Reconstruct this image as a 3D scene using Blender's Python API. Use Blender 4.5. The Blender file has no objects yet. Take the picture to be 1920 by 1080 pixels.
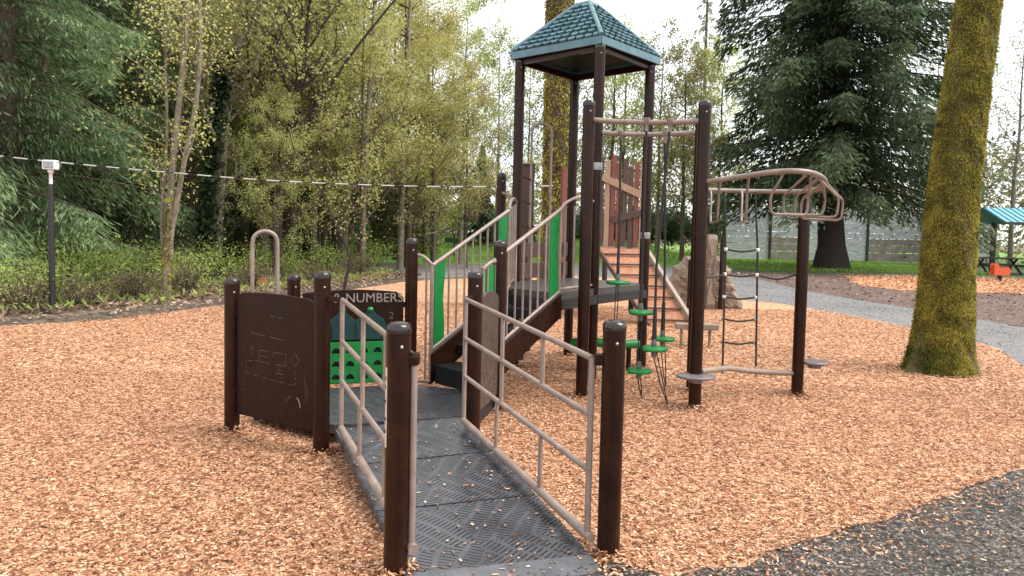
import bpy, math, random
import numpy as np
from mathutils import Vector, Matrix, Quaternion

SC = bpy.context.scene
COL = SC.collection
R = math.radians
random.seed(7)
RNG = np.random.default_rng(7)

# ------------------------------------------------------------------ camera
cd = bpy.data.cameras.new('camera')
cam = bpy.data.objects.new('camera', cd)
COL.objects.link(cam)
TH, RO = math.atan(71 / 1350), R(1.25)
fw = Vector((0, math.cos(TH), -math.sin(TH)))
up0 = Vector((0, math.sin(TH), math.cos(TH)))
rt0 = Vector((1, 0, 0))
cr = rt0 * math.cos(RO) + up0 * math.sin(RO)
cu = -rt0 * math.sin(RO) + up0 * math.cos(RO)
M = Matrix((cr, cu, -fw)).transposed().to_4x4()
M.translation = Vector((0, 0, 1.7))
cam.matrix_world = M
cd.sensor_width = 36
cd.lens = 36 * 1350 / 1920
cd.shift_y = -42 / 1920
cd.clip_start = 0.05
cd.clip_end = 500
SC.camera = cam

# ------------------------------------------------------------------ sky, sun, exposure
SUN_EL, SUN_AZ = R(52), R(100)          # azimuth clockwise from +Y
w = bpy.data.worlds.new("World")
SC.world = w
w.use_nodes = True
nt = w.node_tree
nt.nodes.clear()
sky = nt.nodes.new('ShaderNodeTexSky')
sky.sky_type = 'NISHITA'
sky.sun_disc = False
sky.sun_elevation = SUN_EL
sky.sun_rotation = SUN_AZ
sky.air_density = 1.0
sky.dust_density = 4.0
ov = nt.nodes.new('ShaderNodeMix')
ov.data_type = 'RGBA'
ov.inputs['Factor'].default_value = 0.88
ov.inputs['B'].default_value = (9.6, 9.8, 10.0, 1)     # closed overcast deck
bg = nt.nodes.new('ShaderNodeBackground')
bg.inputs['Strength'].default_value = 0.09
wo = nt.nodes.new('ShaderNodeOutputWorld')
nt.links.new(sky.outputs[0], ov.inputs['A'])
nt.links.new(ov.outputs['Result'], bg.inputs['Color'])
nt.links.new(bg.outputs[0], wo.inputs['Surface'])
sl = bpy.data.lights.new('sun', 'SUN')
sl.energy = 2.4
sl.angle = R(40)
sl.color = (1.0, 0.95, 0.88)
so = bpy.data.objects.new('sun', sl)
COL.objects.link(so)
sd = Vector((math.sin(SUN_AZ) * math.cos(SUN_EL), math.cos(SUN_AZ) * math.cos(SUN_EL), math.sin(SUN_EL)))
so.rotation_euler = (-sd).to_track_quat('-Z', 'Y').to_euler()
so.location = sd * 60
SC.view_settings.view_transform = 'Standard'
SC.view_settings.look = 'None'
SC.view_settings.exposure = 1.02
SC.view_settings.gamma = 1

# ------------------------------------------------------------------ materials
def nodemat(name):
    m = bpy.data.materials.new(name)
    m.use_nodes = True
    n = m.node_tree
    b = n.nodes['Principled BSDF']
    return m, n, b

def N(n, t, **kw):
    x = n.nodes.new(t)
    for k, v in kw.items():
        if k.startswith('i_'):
            x.inputs[k[2:].replace('_', ' ')].default_value = v
        else:
            setattr(x, k, v)
    return x

def ramp(n, stops, interp='LINEAR'):
    r = n.nodes.new('ShaderNodeValToRGB')
    r.color_ramp.interpolation = interp
    e = r.color_ramp.elements
    while len(e) > 1:
        e.remove(e[-1])
    e[0].position, e[0].color = stops[0][0], (*stops[0][1], 1)
    for p, c in stops[1:]:
        k = e.new(p)
        k.color = (*c, 1)
    return r

def noisy(name, c0, c1, scale=8, rough=0.5, bump=0.0, bscale=None, detail=6, coat=0, metallic=0, stretch=None, rvar=0.0, spec=0.5):
    m, n, b = nodemat(name)
    b.inputs['Specular IOR Level'].default_value = spec
    tc = N(n, 'ShaderNodeTexCoord')
    src = tc.outputs['Object']
    if stretch:
        mp = N(n, 'ShaderNodeMapping')
        mp.inputs['Scale'].default_value = stretch
        n.links.new(src, mp.inputs[0])
        src = mp.outputs[0]
    no = N(n, 'ShaderNodeTexNoise', i_Scale=scale, i_Detail=detail, i_Roughness=0.65)
    n.links.new(src, no.inputs['Vector'])
    rp = ramp(n, [(0.3, c0), (0.7, c1)])
    n.links.new(no.outputs['Fac'], rp.inputs[0])
    n.links.new(rp.outputs[0], b.inputs['Base Color'])
    b.inputs['Roughness'].default_value = rough
    b.inputs['Metallic'].default_value = metallic
    if coat:
        b.inputs['Coat Weight'].default_value = coat
        b.inputs['Coat Roughness'].default_value = 0.12
    if rvar:
        mr = N(n, 'ShaderNodeMapRange')
        mr.inputs['To Min'].default_value = rough - rvar
        mr.inputs['To Max'].default_value = rough + rvar
        n.links.new(no.outputs['Fac'], mr.inputs['Value'])
        n.links.new(mr.outputs[0], b.inputs['Roughness'])
    if bump:
        nb = N(n, 'ShaderNodeTexNoise', i_Scale=bscale or scale * 4, i_Detail=5.0)
        n.links.new(src, nb.inputs['Vector'])
        bp = N(n, 'ShaderNodeBump', i_Strength=bump, i_Distance=0.02)
        n.links.new(nb.outputs['Fac'], bp.inputs['Height'])
        n.links.new(bp.outputs[0], b.inputs['Normal'])
    return m

def leafmat(name, stops, scale=0.6, trans=0.35, rough=0.6, hue=0.0):
    """foliage: per-leaf random tint over large light and dark clumps, some light let through"""
    m, n, b = nodemat(name)
    at = N(n, 'ShaderNodeAttribute', attribute_name='rnd')
    tc = N(n, 'ShaderNodeTexCoord')
    oi = N(n, 'ShaderNodeObjectInfo')
    no = N(n, 'ShaderNodeTexNoise', i_Scale=scale, i_Detail=2.0)
    n.links.new(tc.outputs['Object'], no.inputs['Vector'])
    mx = N(n, 'ShaderNodeMath', operation='MULTIPLY_ADD')
    mx.inputs[1].default_value = 0.58
    n.links.new(at.outputs['Fac'], mx.inputs[0])
    m2 = N(n, 'ShaderNodeMath', operation='MULTIPLY')
    m2.inputs[1].default_value = 0.42
    st_ = N(n, 'ShaderNodeMapRange')
    st_.inputs['From Min'].default_value = 0.32
    st_.inputs['From Max'].default_value = 0.68
    n.links.new(no.outputs['Fac'], st_.inputs['Value'])
    n.links.new(st_.outputs[0], m2.inputs[0])
    n.links.new(m2.outputs[0], mx.inputs[2])
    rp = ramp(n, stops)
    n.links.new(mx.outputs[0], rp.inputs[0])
    hs = N(n, 'ShaderNodeHueSaturation')
    mr = N(n, 'ShaderNodeMapRange')
    mr.inputs['To Min'].default_value = 0.8
    mr.inputs['To Max'].default_value = 1.2
    n.links.new(oi.outputs['Random'], mr.inputs['Value'])
    n.links.new(mr.outputs[0], hs.inputs['Value'])
    fr = N(n, 'ShaderNodeMath', operation='MULTIPLY')
    fr.inputs[1].default_value = 7.13
    n.links.new(oi.outputs['Random'], fr.inputs[0])
    fr2 = N(n, 'ShaderNodeMath', operation='FRACT')
    n.links.new(fr.outputs[0], fr2.inputs[0])
    mh = N(n, 'ShaderNodeMapRange')
    mh.inputs['To Min'].default_value = 0.5 - hue
    mh.inputs['To Max'].default_value = 0.5 + hue
    n.links.new(fr2.outputs[0], mh.inputs['Value'])
    n.links.new(mh.outputs[0], hs.inputs['Hue'])
    n.links.new(rp.outputs[0], hs.inputs['Color'])
    n.links.new(hs.outputs[0], b.inputs['Base Color'])
    b.inputs['Roughness'].default_value = rough
    b.inputs['Specular IOR Level'].default_value = 0.3
    tr = N(n, 'ShaderNodeBsdfTranslucent')
    n.links.new(hs.outputs[0], tr.inputs['Color'])
    ms = N(n, 'ShaderNodeMixShader')
    ms.inputs[0].default_value = trans
    out = n.nodes['Material Output']
    n.links.new(b.outputs[0], ms.inputs[1])
    n.links.new(tr.outputs[0], ms.inputs[2])
    n.links.new(ms.outputs[0], out.inputs['Surface'])
    return m

def scuffed(name, c0, c1, cs, rough, spec):
    """painted steel with fine upright scratches and a few rubbed spots"""
    m = noisy(name, c0, c1, 6, rough, 0.05, 70, rvar=0.08, spec=spec)
    n = m.node_tree
    b = n.nodes['Principled BSDF']
    src = b.inputs['Base Color'].links[0].from_socket
    tc = N(n, 'ShaderNodeTexCoord')
    acc = None
    for sc_, st_, th in ((16, (3.0, 3.0, .35), .68), (5.5, (1, 1, .8), .70)):
        mp = N(n, 'ShaderNodeMapping')
        mp.inputs['Scale'].default_value = st_
        n.links.new(tc.outputs['Object'], mp.inputs[0])
        no = N(n, 'ShaderNodeTexNoise', i_Scale=float(sc_), i_Detail=8.0, i_Roughness=0.75)
        n.links.new(mp.outputs[0], no.inputs['Vector'])
        mr = N(n, 'ShaderNodeMapRange')
        mr.inputs['From Min'].default_value = th - .03
        mr.inputs['From Max'].default_value = th + .05
        mr.inputs['To Max'].default_value = 0.6
        n.links.new(no.outputs['Fac'], mr.inputs['Value'])
        mx = N(n, 'ShaderNodeMix', data_type='RGBA')
        n.links.new(mr.outputs[0], mx.inputs['Factor'])
        n.links.new(src, mx.inputs['A'])
        mx.inputs['B'].default_value = (*cs, 1)
        src = mx.outputs['Result']
    n.links.new(src, b.inputs['Base Color'])
    return m
BROWN = scuffed('brown_steel', (0.014, 0.0050, 0.0028), (0.028, 0.0100, 0.0056), (0.08, 0.05, 0.035), 0.25, 0.22)
CAPM = noisy('brown_cap', (0.010, 0.0042, 0.0027), (0.018, 0.0075, 0.0045), 6, 0.16, 0.04, 60, spec=0.6)
BROWNP = noisy('brown_plastic', (0.014, 0.0055, 0.0034), (0.026, 0.0105, 0.0064), 9, 0.42, 0.15, 120, spec=0.14)
SPECK = noisy('speckled_plastic', (0.014, 0.008, 0.006), (0.12, 0.085, 0.065), 34, 0.5, 0.4, 60, detail=3)
TAN = noisy('tan_steel', (0.19, 0.14, 0.118), (0.31, 0.235, 0.20), 9, 0.32, 0.08, 80, rvar=0.1, detail=9)
TAND = noisy('tan_panel', (0.19, 0.14, 0.105), (0.31, 0.235, 0.18), 7, 0.55, 0.25, 40)
GREEN = noisy('green_plastic', (0.003, 0.14, 0.026), (0.006, 0.215, 0.042), 10, 0.38, 0.08, 60)
TEALP = noisy('teal_plastic', (0.002, 0.026, 0.026), (0.004, 0.045, 0.043), 10, 0.4)
ROOFM = noisy('teal_roof', (0.06, 0.14, 0.17), (0.12, 0.225, 0.265), 7, 0.33, 0.1, 60, rvar=0.1)
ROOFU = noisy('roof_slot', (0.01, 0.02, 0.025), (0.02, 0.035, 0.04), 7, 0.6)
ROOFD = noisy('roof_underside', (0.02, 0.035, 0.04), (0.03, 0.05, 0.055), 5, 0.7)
BLACK = noisy('black_rubber', (0.010, 0.010, 0.012), (0.02, 0.02, 0.023), 20, 0.5, 0.2)
STEEL = noisy('grey_steel', (0.25, 0.25, 0.26), (0.42, 0.42, 0.43), 20, 0.35, metallic=0.6)
ROPE = noisy('dark_rope', (0.012, 0.011, 0.011), (0.04, 0.036, 0.034), 90, 0.8, 0.4, 200)
WHITE = noisy('white_plastic', (0.68, 0.68, 0.68), (0.82, 0.82, 0.81), 8, 0.4)
TUBEM = noisy('grey_white_tube', (0.36, 0.36, 0.34), (0.5, 0.5, 0.48), 8, 0.5)
LABELM = noisy('label_film', (0.42, 0.39, 0.32), (0.62, 0.58, 0.50), 40, 0.4)
ETCH = noisy('etched_line', (0.02, 0.012, 0.009), (0.13, 0.10, 0.08), 60, 0.6)
PALE = noisy('pale_letter', (0.15, 0.125, 0.115), (0.34, 0.29, 0.27), 60, 0.5)
DISC = noisy('grey_disc', (0.11, 0.095, 0.10), (0.19, 0.165, 0.17), 18, 0.35, 0.2, 70)
DECKG = noisy('deck_grey', (0.035, 0.032, 0.034), (0.08, 0.074, 0.076), 16, 0.4, 0.2, 60)
PLKD = noisy('plank_dark', (0.05, 0.028, 0.022), (0.09, 0.05, 0.04), 6, 0.6, 0.2, 30, stretch=(8, 8, 1))
PLKR = noisy('plank_red', (0.13, 0.035, 0.022), (0.21, 0.065, 0.042), 6, 0.6, 0.2, 30, stretch=(8, 8, 1))
PLKT = noisy('plank_tan', (0.27, 0.17, 0.11), (0.40, 0.27, 0.18), 6, 0.6, 0.2, 30, stretch=(8, 8, 1))
CLIMB = noisy('orange_brown_board', (0.24, 0.085, 0.035), (0.46, 0.20, 0.10), 14, 0.55, 0.5, 40)
ROCKM = noisy('rock_plastic', (0.17, 0.122, 0.092), (0.36, 0.275, 0.215), 22, 0.7, 0.6, 60, detail=8)
ORANGE = noisy('orange_plastic', (0.50, 0.075, 0.02), (0.68, 0.13, 0.04), 6, 0.45)
BARK = noisy('bark_brown', (0.035, 0.024, 0.017), (0.13, 0.095, 0.07), 9, 0.9, 1.0, 26, stretch=(3, 3, 0.7))
BARKP = noisy('bark_pale', (0.075, 0.06, 0.042), (0.28, 0.24, 0.18), 8, 0.9, 0.8, 24, stretch=(2, 2, 1))
BARKM = noisy('bark_mossy', (0.03, 0.022, 0.014), (0.14, 0.105, 0.06), 7, 0.95, 1.0, 26, stretch=(2.2, 2.2, .6))
BARKMM = noisy('bark_moss_stained', (0.035, 0.028, 0.010), (0.15, 0.125, 0.035), 5, 0.95, 1.0, 30, stretch=(1.5, 1.5, .8))
BARKD = noisy('bark_dark', (0.014, 0.010, 0.008), (0.045, 0.034, 0.028), 9, 0.9, 1.0, 26, stretch=(3, 3, 0.7))
TEALR = noisy('shelter_roof_teal', (0.10, 0.30, 0.36), (0.16, 0.40, 0.47), 8, 0.5)
GREYW = noisy('grey_board', (0.27, 0.30, 0.32), (0.52, 0.55, 0.57), 2.2, 0.7, 0.2, 20, stretch=(1, 1, 2.5))
GREYT = noisy('grey_tan_board', (0.15, 0.14, 0.12), (0.30, 0.27, 0.225), 2.5, 0.8, 0.2, 20)
DARKP = noisy('dark_green_paint', (0.015, 0.022, 0.02), (0.03, 0.042, 0.038), 8, 0.5)
CONC = noisy('concrete', (0.22, 0.215, 0.2), (0.36, 0.35, 0.33), 12, 0.85, 0.4, 50)
CUTW = noisy('cut_wood', (0.42, 0.16, 0.05), (0.62, 0.30, 0.12), 14, 0.7, 0.3)

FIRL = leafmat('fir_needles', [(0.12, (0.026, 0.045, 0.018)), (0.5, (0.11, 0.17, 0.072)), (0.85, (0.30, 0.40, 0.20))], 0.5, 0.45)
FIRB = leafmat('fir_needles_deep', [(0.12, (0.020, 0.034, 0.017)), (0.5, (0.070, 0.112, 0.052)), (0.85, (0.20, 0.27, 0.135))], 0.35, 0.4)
MAPL = leafmat('spring_leaves', [(0.1, (0.18, 0.19, 0.055)), (0.5, (0.47, 0.475, 0.16)), (0.9, (0.73, 0.72, 0.34))], 0.4, 0.6, hue=0.03)
MAPG = leafmat('green_leaves', [(0.1, (0.07, 0.10, 0.035)), (0.5, (0.20, 0.25, 0.075)), (0.9, (0.40, 0.42, 0.16))], 0.4, 0.5, hue=0.03)
PALEL = leafmat('pale_leaves', [(0.1, (0.19, 0.21, 0.13)), (0.5, (0.30, 0.33, 0.20)), (0.9, (0.45, 0.46, 0.30))], 0.4, 0.4)
BUSHL = leafmat('bush_leaves', [(0.1, (0.13, 0.18, 0.035)), (0.5, (0.31, 0.42, 0.10)), (0.9, (0.53, 0.62, 0.22))], 1.2, 0.5)
BUSHB = leafmat('bush_twiggy_leaves', [(0.1, (0.10, 0.075, 0.04)), (0.5, (0.25, 0.21, 0.10)), (0.9, (0.44, 0.39, 0.20))], 1.2, 0.4)
IVYL = leafmat('ivy_leaves', [(0.1, (0.012, 0.024, 0.010)), (0.5, (0.028, 0.052, 0.02)), (0.9, (0.075, 0.11, 0.045))], 1.2, 0.2, 0.4)
MOSSL = leafmat('moss_tufts', [(0.14, (0.055, 0.042, 0.012)), (0.42, (0.215, 0.185, 0.032)), (0.82, (0.51, 0.44, 0.085))], 4.0, 0.3, 0.9)
MOSSG = leafmat('moss_green', [(0.1, (0.045, 0.05, 0.010)), (0.5, (0.10, 0.125, 0.018)), (0.9, (0.22, 0.24, 0.04))], 2.2, 0.25, 0.9)
LITT = leafmat('leaf_litter', [(0.1, (0.08, 0.05, 0.034)), (0.5, (0.26, 0.17, 0.115)), (0.9, (0.48, 0.36, 0.26))], 1.0, 0.1, 0.9)
CHIPM = leafmat('wood_chip', [(0.20, (0.075, 0.026, 0.012)), (0.36, (0.33, 0.13, 0.06)), (0.58, (0.54, 0.275, 0.148)), (0.85, (0.76, 0.53, 0.35))], 30.0, 0.0, 0.75)
GRASSL = leafmat('grass_blades', [(0.1, (0.09, 0.18, 0.02)), (0.5, (0.18, 0.34, 0.04)), (0.9, (0.30, 0.46, 0.08))], 0.5, 0.4)
PATHL = leafmat('path_stones', [(0.1, (0.11, 0.107, 0.104)), (0.5, (0.175, 0.17, 0.165)), (0.9, (0.30, 0.29, 0.275))], 1.0, 0.0, 0.9)
GRAVL = leafmat('gravel_stones', [(0.25, (0.018, 0.016, 0.014)), (0.5, (0.080, 0.070, 0.062)), (0.75, (0.19, 0.168, 0.148)), (0.95, (0.42, 0.365, 0.31))], 2.0, 0.0, 0.7)

def groundmat(name, stops, vscale, big=(0.25, 0.75, 1.25), rough=0.9, bump=0.6, stretch=(1, 1, 1)):
    """grainy ground: voronoi grain colour, broad noise variation"""
    m, n, b = nodemat(name)
    tc = N(n, 'ShaderNodeTexCoord')
    wn = N(n, 'ShaderNodeTexNoise', i_Scale=vscale * 0.35, i_Detail=2.0)
    n.links.new(tc.outputs['Object'], wn.inputs['Vector'])
    ad = N(n, 'ShaderNodeVectorMath', operation='MULTIPLY_ADD')
    ad.inputs[1].default_value = (1.6 / vscale,) * 3
    n.links.new(wn.outputs['Color'], ad.inputs[0])
    n.links.new(tc.outputs['Object'], ad.inputs[2])
    vo = N(n, 'ShaderNodeTexVoronoi', i_Scale=vscale)
    n.links.new(ad.outputs[0], vo.inputs['Vector'])
    sp = N(n, 'ShaderNodeSeparateColor')
    n.links.new(vo.outputs['Color'], sp.inputs[0])
    rp = ramp(n, stops)
    n.links.new(sp.outputs[0], rp.inputs[0])
    no = N(n, 'ShaderNodeTexNoise', i_Scale=big[0], i_Detail=5.0)
    n.links.new(tc.outputs['Object'], no.inputs['Vector'])
    mr = N(n, 'ShaderNodeMapRange')
    mr.inputs['From Min'].default_value = 0.3
    mr.inputs['From Max'].default_value = 0.7
    mr.inputs['To Min'].default_value = big[1]
    mr.inputs['To Max'].default_value = big[2]
    n.links.new(no.outputs['Fac'], mr.inputs['Value'])
    hs = N(n, 'ShaderNodeHueSaturation')
    n.links.new(mr.outputs[0], hs.inputs['Value'])
    n.links.new(rp.outputs[0], hs.inputs['Color'])
    n.links.new(hs.outputs[0], b.inputs['Base Color'])
    b.inputs['Roughness'].default_value = rough
    bp = N(n, 'ShaderNodeBump', i_Strength=bump, i_Distance=0.5 / vscale)
    n.links.new(sp.outputs[1], bp.inputs['Height'])
    n.links.new(bp.outputs[0], b.inputs['Normal'])
    return m

CHIPG = groundmat('chip_ground', [(0.0, (0.13, 0.05, 0.024)), (0.25, (0.38, 0.17, 0.08)), (0.6, (0.56, 0.30, 0.16)), (1.0, (0.72, 0.46, 0.29))], 38, (0.45, 0.84, 1.14))
CHIPF = groundmat('chip_ground_far', [(0.0, (0.38, 0.16, 0.07)), (1.0, (0.62, 0.32, 0.16))], 20, (0.5, 0.85, 1.1))
PATHM = groundmat('gravel_path', [(0.0, (0.09, 0.087, 0.087)), (0.6, (0.165, 0.16, 0.16)), (1.0, (0.28, 0.272, 0.265))], 45, (0.5, 0.85, 1.12))
MULCHM = groundmat('dark_mulch', [(0.0, (0.06, 0.036, 0.03)), (0.6, (0.12, 0.075, 0.063)), (1.0, (0.20, 0.135, 0.115))], 22, (0.5, 0.8, 1.2))
ASPH = groundmat('dark_gravel', [(0.0, (0.012, 0.010, 0.009)), (0.55, (0.040, 0.034, 0.029)), (0.85, (0.11, 0.093, 0.078)), (1.0, (0.28, 0.235, 0.195))], 80, (1.4, 0.7, 1.35), 0.75)
SOILM = groundmat('forest_soil', [(0.0, (0.05, 0.035, 0.024)), (0.5, (0.13, 0.095, 0.065)), (1.0, (0.24, 0.185, 0.125))], 14, (0.3, 0.7, 1.3))
BORDM = groundmat('border_soil', [(0.0, (0.022, 0.016, 0.011)), (0.6, (0.075, 0.055, 0.040)), (1.0, (0.17, 0.13, 0.095))], 18, (0.8, 0.7, 1.3))
LAWNM = groundmat('lawn_grass', [(0.0, (0.07, 0.15, 0.02)), (0.6, (0.13, 0.26, 0.03)), (1.0, (0.20, 0.34, 0.06))], 12, (0.12, 0.75, 1.25))
LAWND = groundmat('lawn_thin_grass', [(0.0, (0.035, 0.05, 0.014)), (0.6, (0.07, 0.10, 0.028)), (1.0, (0.12, 0.14, 0.05))], 10, (0.25, 0.7, 1.25))

def deckmat(dirv):
    """ramp decking: wet dark coated metal, short slots running in blocks of alternating diagonals"""
    m, n, b = nodemat('slotted_deck')
    tc = N(n, 'ShaderNodeTexCoord')
    mp = N(n, 'ShaderNodeMapping')
    mp.inputs['Rotation'].default_value = (0, 0, -dirv)
    n.links.new(tc.outputs['Object'], mp.inputs[0])
    ck = N(n, 'ShaderNodeTexChecker', i_Scale=2.3)
    n.links.new(mp.outputs[0], ck.inputs['Vector'])
    # curved slot lines: distorted bands, one diagonal per block
    outs = []
    for ang in (R(58), R(-52)):
        m2 = N(n, 'ShaderNodeMapping')
        m2.inputs['Rotation'].default_value = (0, 0, ang)
        n.links.new(mp.outputs[0], m2.inputs[0])
        wv = N(n, 'ShaderNodeTexWave', i_Scale=11.0, i_Distortion=3.4, i_Detail=0.0)
        wv.inputs['Detail Scale'].default_value = 0.35
        wv.wave_type = 'BANDS'
        wv.bands_direction = 'X'
        n.links.new(m2.outputs[0], wv.inputs['Vector'])
        br = N(n, 'ShaderNodeTexWave', i_Scale=3.0, i_Distortion=3.5, i_Detail=1.0)
        br.bands_direction = 'Y'
        n.links.new(m2.outputs[0], br.inputs['Vector'])
        a = N(n, 'ShaderNodeMath', operation='GREATER_THAN')
        a.inputs[1].default_value = 0.72
        n.links.new(wv.outputs['Fac'], a.inputs[0])
        c = N(n, 'ShaderNodeMath', operation='GREATER_THAN')
        c.inputs[1].default_value = 0.16
        n.links.new(br.outputs['Fac'], c.inputs[0])
        d = N(n, 'ShaderNodeMath', operation='MULTIPLY')
        n.links.new(a.outputs[0], d.inputs[0])
        n.links.new(c.outputs[0], d.inputs[1])
        outs.append(d)
    mf = N(n, 'ShaderNodeMix')
    n.links.new(ck.outputs['Fac'], mf.inputs['Factor'])
    n.links.new(outs[0].outputs[0], mf.inputs['A'])
    n.links.new(outs[1].outputs[0], mf.inputs['B'])
    no = N(n, 'ShaderNodeTexNoise', i_Scale=5.0, i_Detail=6.0)
    n.links.new(tc.outputs['Object'], no.inputs['Vector'])
    base = ramp(n, [(0.3, (0.042, 0.042, 0.049)), (0.7, (0.095, 0.095, 0.108))])
    n.links.new(no.outputs['Fac'], base.inputs[0])
    cm = N(n, 'ShaderNodeMix', data_type='RGBA')
    n.links.new(mf.outputs[0], cm.inputs['Factor'])
    n.links.new(base.outputs[0], cm.inputs['A'])
    cm.inputs['B'].default_value = (0.006, 0.006, 0.007, 1)
    n.links.new(cm.outputs['Result'], b.inputs['Base Color'])
    mr = N(n, 'ShaderNodeMapRange')
    mr.inputs['From Min'].default_value = 0.35
    mr.inputs['From Max'].default_value = 0.65
    mr.inputs['To Min'].default_value = 0.2
    mr.inputs['To Max'].default_value = 0.46
    n.links.new(no.outputs['Fac'], mr.inputs['Value'])
    n.links.new(mr.outputs[0], b.inputs['Roughness'])
    inv = N(n, 'ShaderNodeMath', operation='SUBTRACT')
    inv.inputs[0].default_value = 1.0
    n.links.new(mf.outputs[0], inv.inputs[1])
    n2 = N(n, 'ShaderNodeTexNoise', i_Scale=60.0, i_Detail=2.0)
    n.links.new(tc.outputs['Object'], n2.inputs['Vector'])
    ad = N(n, 'ShaderNodeMath', operation='MULTIPLY_ADD')
    ad.inputs[1].default_value = 0.25
    n.links.new(n2.outputs['Fac'], ad.inputs[0])
    n.links.new(inv.outputs[0], ad.inputs[2])
    bp = N(n, 'ShaderNodeBump', i_Strength=0.55, i_Distance=0.008)
    n.links.new(ad.outputs[0], bp.inputs['Height'])
    n.links.new(bp.outputs[0], b.inputs['Normal'])
    return m

# ------------------------------------------------------------------ mesh builder
V = Vector

def smooth_path(pts, n=6):
    """Catmull-Rom through pts"""
    P = [V(p) for p in pts]
    if len(P) < 3:
        return P
    P = [P[0] * 2 - P[1]] + P + [P[-1] * 2 - P[-2]]
    out = []
    for i in range(1, len(P) - 2):
        a, b, c, d = P[i - 1:i + 3]
        for k in range(n):
            t = k / n
            out.append(0.5 * ((2 * b) + (c - a) * t + (2 * a - 5 * b + 4 * c - d) * t * t + (3 * b - a - 3 * c + d) * t ** 3))
    out.append(P[-2])
    return out

class MB:
    def __init__(s):
        s.v, s.f, s.sm = [], [], []

    def add(s, verts, faces, smooth=False):
        o = len(s.v)
        s.v += [tuple(p) for p in verts]
        s.f += [tuple(i + o for i in f) for f in faces]
        s.sm += [smooth] * len(faces)
        return s

    def tube(s, pts, r, n=10, caps=True):
        P = [V(p) for p in pts]
        rr = r if isinstance(r, (list, tuple)) else [r] * len(P)
        t0 = (P[1] - P[0]).normalized()
        ref = V((0, 0, 1)) if abs(t0.z) < 0.9 else V((1, 0, 0))
        u = t0.cross(ref).normalized()
        vs, fs = [], []
        prev = t0
        for i, p in enumerate(P):
            if i == 0:
                t = t0
            elif i == len(P) - 1:
                t = (P[i] - P[i - 1]).normalized()
            else:
                t = ((P[i] - P[i - 1]).normalized() + (P[i + 1] - P[i]).normalized())
                t = t.normalized() if t.length > 1e-6 else prev
            if i:
                q = prev.rotation_difference(t)
                u = q @ u
            u = (u - t * u.dot(t)).normalized()
            b = t.cross(u)
            for k in range(n):
                a = 2 * math.pi * k / n
                vs.append(p + (u * math.cos(a) + b * math.sin(a)) * rr[i])
            prev = t
        for i in range(len(P) - 1):
            for k in range(n):
                a, b2 = i * n + k, i * n + (k + 1) % n
                fs.append((a, b2, b2 + n, a + n))
        s.add(vs, fs, True)
        if caps:
            m = len(vs)
            s.add(vs[:n], [tuple(range(n))[::-1]])
            s.add(vs[m - n:], [tuple(range(n))])
        return s

    def box(s, c, size, rz=0.0, rot=None):
        m = rot if rot is not None else Matrix.Rotation(rz, 3, 'Z')
        c = V(c)
        x, y, z = size[0] / 2, size[1] / 2, size[2] / 2
        vs = [c + m @ V((sx * x, sy * y, sz * z)) for sx, sy, sz in
              ((-1, -1, -1), (1, -1, -1), (1, 1, -1), (-1, 1, -1), (-1, -1, 1), (1, -1, 1), (1, 1, 1), (-1, 1, 1))]
        return s.add(vs, [(0, 3, 2, 1), (4, 5, 6, 7), (0, 1, 5, 4), (1, 2, 6, 5), (2, 3, 7, 6), (3, 0, 4, 7)])

    def beam(s, a, b, w, h):
        """box from a to b, width w (horizontal), height h"""
        a, b = V(a), V(b)
        t = (b - a)
        L = t.length
        t.normalize()
        x = t.cross(V((0, 0, 1)))
        x = x.normalized() if x.length > 1e-4 else V((1, 0, 0))
        z = x.cross(t)
        return s.box((a + b) / 2, (w, L, h), rot=Matrix((x, t, z)).transposed())

    def lathe(s, c, prof, n=20, smooth=True):
        c = V(c)
        vs, fs = [], []
        for r, z in prof:
            for k in range(n):
                a = 2 * math.pi * k / n
                vs.append(c + V((r * math.cos(a), r * math.sin(a), z)))
        for i in range(len(prof) - 1):
            for k in range(n):
                a, b = i * n + k, i * n + (k + 1) % n
                fs.append((a, b, b + n, a + n))
        s.add(vs, fs, smooth)
        m = len(vs)
        s.add(vs[:n], [tuple(range(n))[::-1]])
        s.add(vs[m - n:], [tuple(range(n))], smooth)
        return s

    def prism(s, outline, o, xa, ya, th):
        """2D outline (ccw) in plane o + x*xa + y*ya, thickness th centred along the normal"""
        o, xa, ya = V(o), V(xa), V(ya)
        nn = xa.cross(ya).normalized() * th / 2
        a = [o + xa * x + ya * y + nn for x, y in outline]
        b = [o + xa * x + ya * y - nn for x, y in outline]
        k = len(a)
        s.add(a + b, [tuple(range(k)), tuple(range(2 * k - 1, k - 1, -1))] +
              [(i, i + k, (i + 1) % k + k, (i + 1) % k) for i in range(k)])
        return s

    def build(s, name, mat, parent=None, bevel=0.0):
        me = bpy.data.meshes.new(name)
        me.from_pydata(s.v, [], s.f)
        me.polygons.foreach_set('use_smooth', s.sm)
        me.materials.append(mat)
        me.update()
        o = bpy.data.objects.new(name, me)
        COL.objects.link(o)
        if parent:
            o.parent = parent
        if bevel:
            bv = o.modifiers.new('bevel', 'BEVEL')
            bv.width = bevel
            bv.segments = 2
            bv.limit_method = 'ANGLE'
        return o

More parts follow.
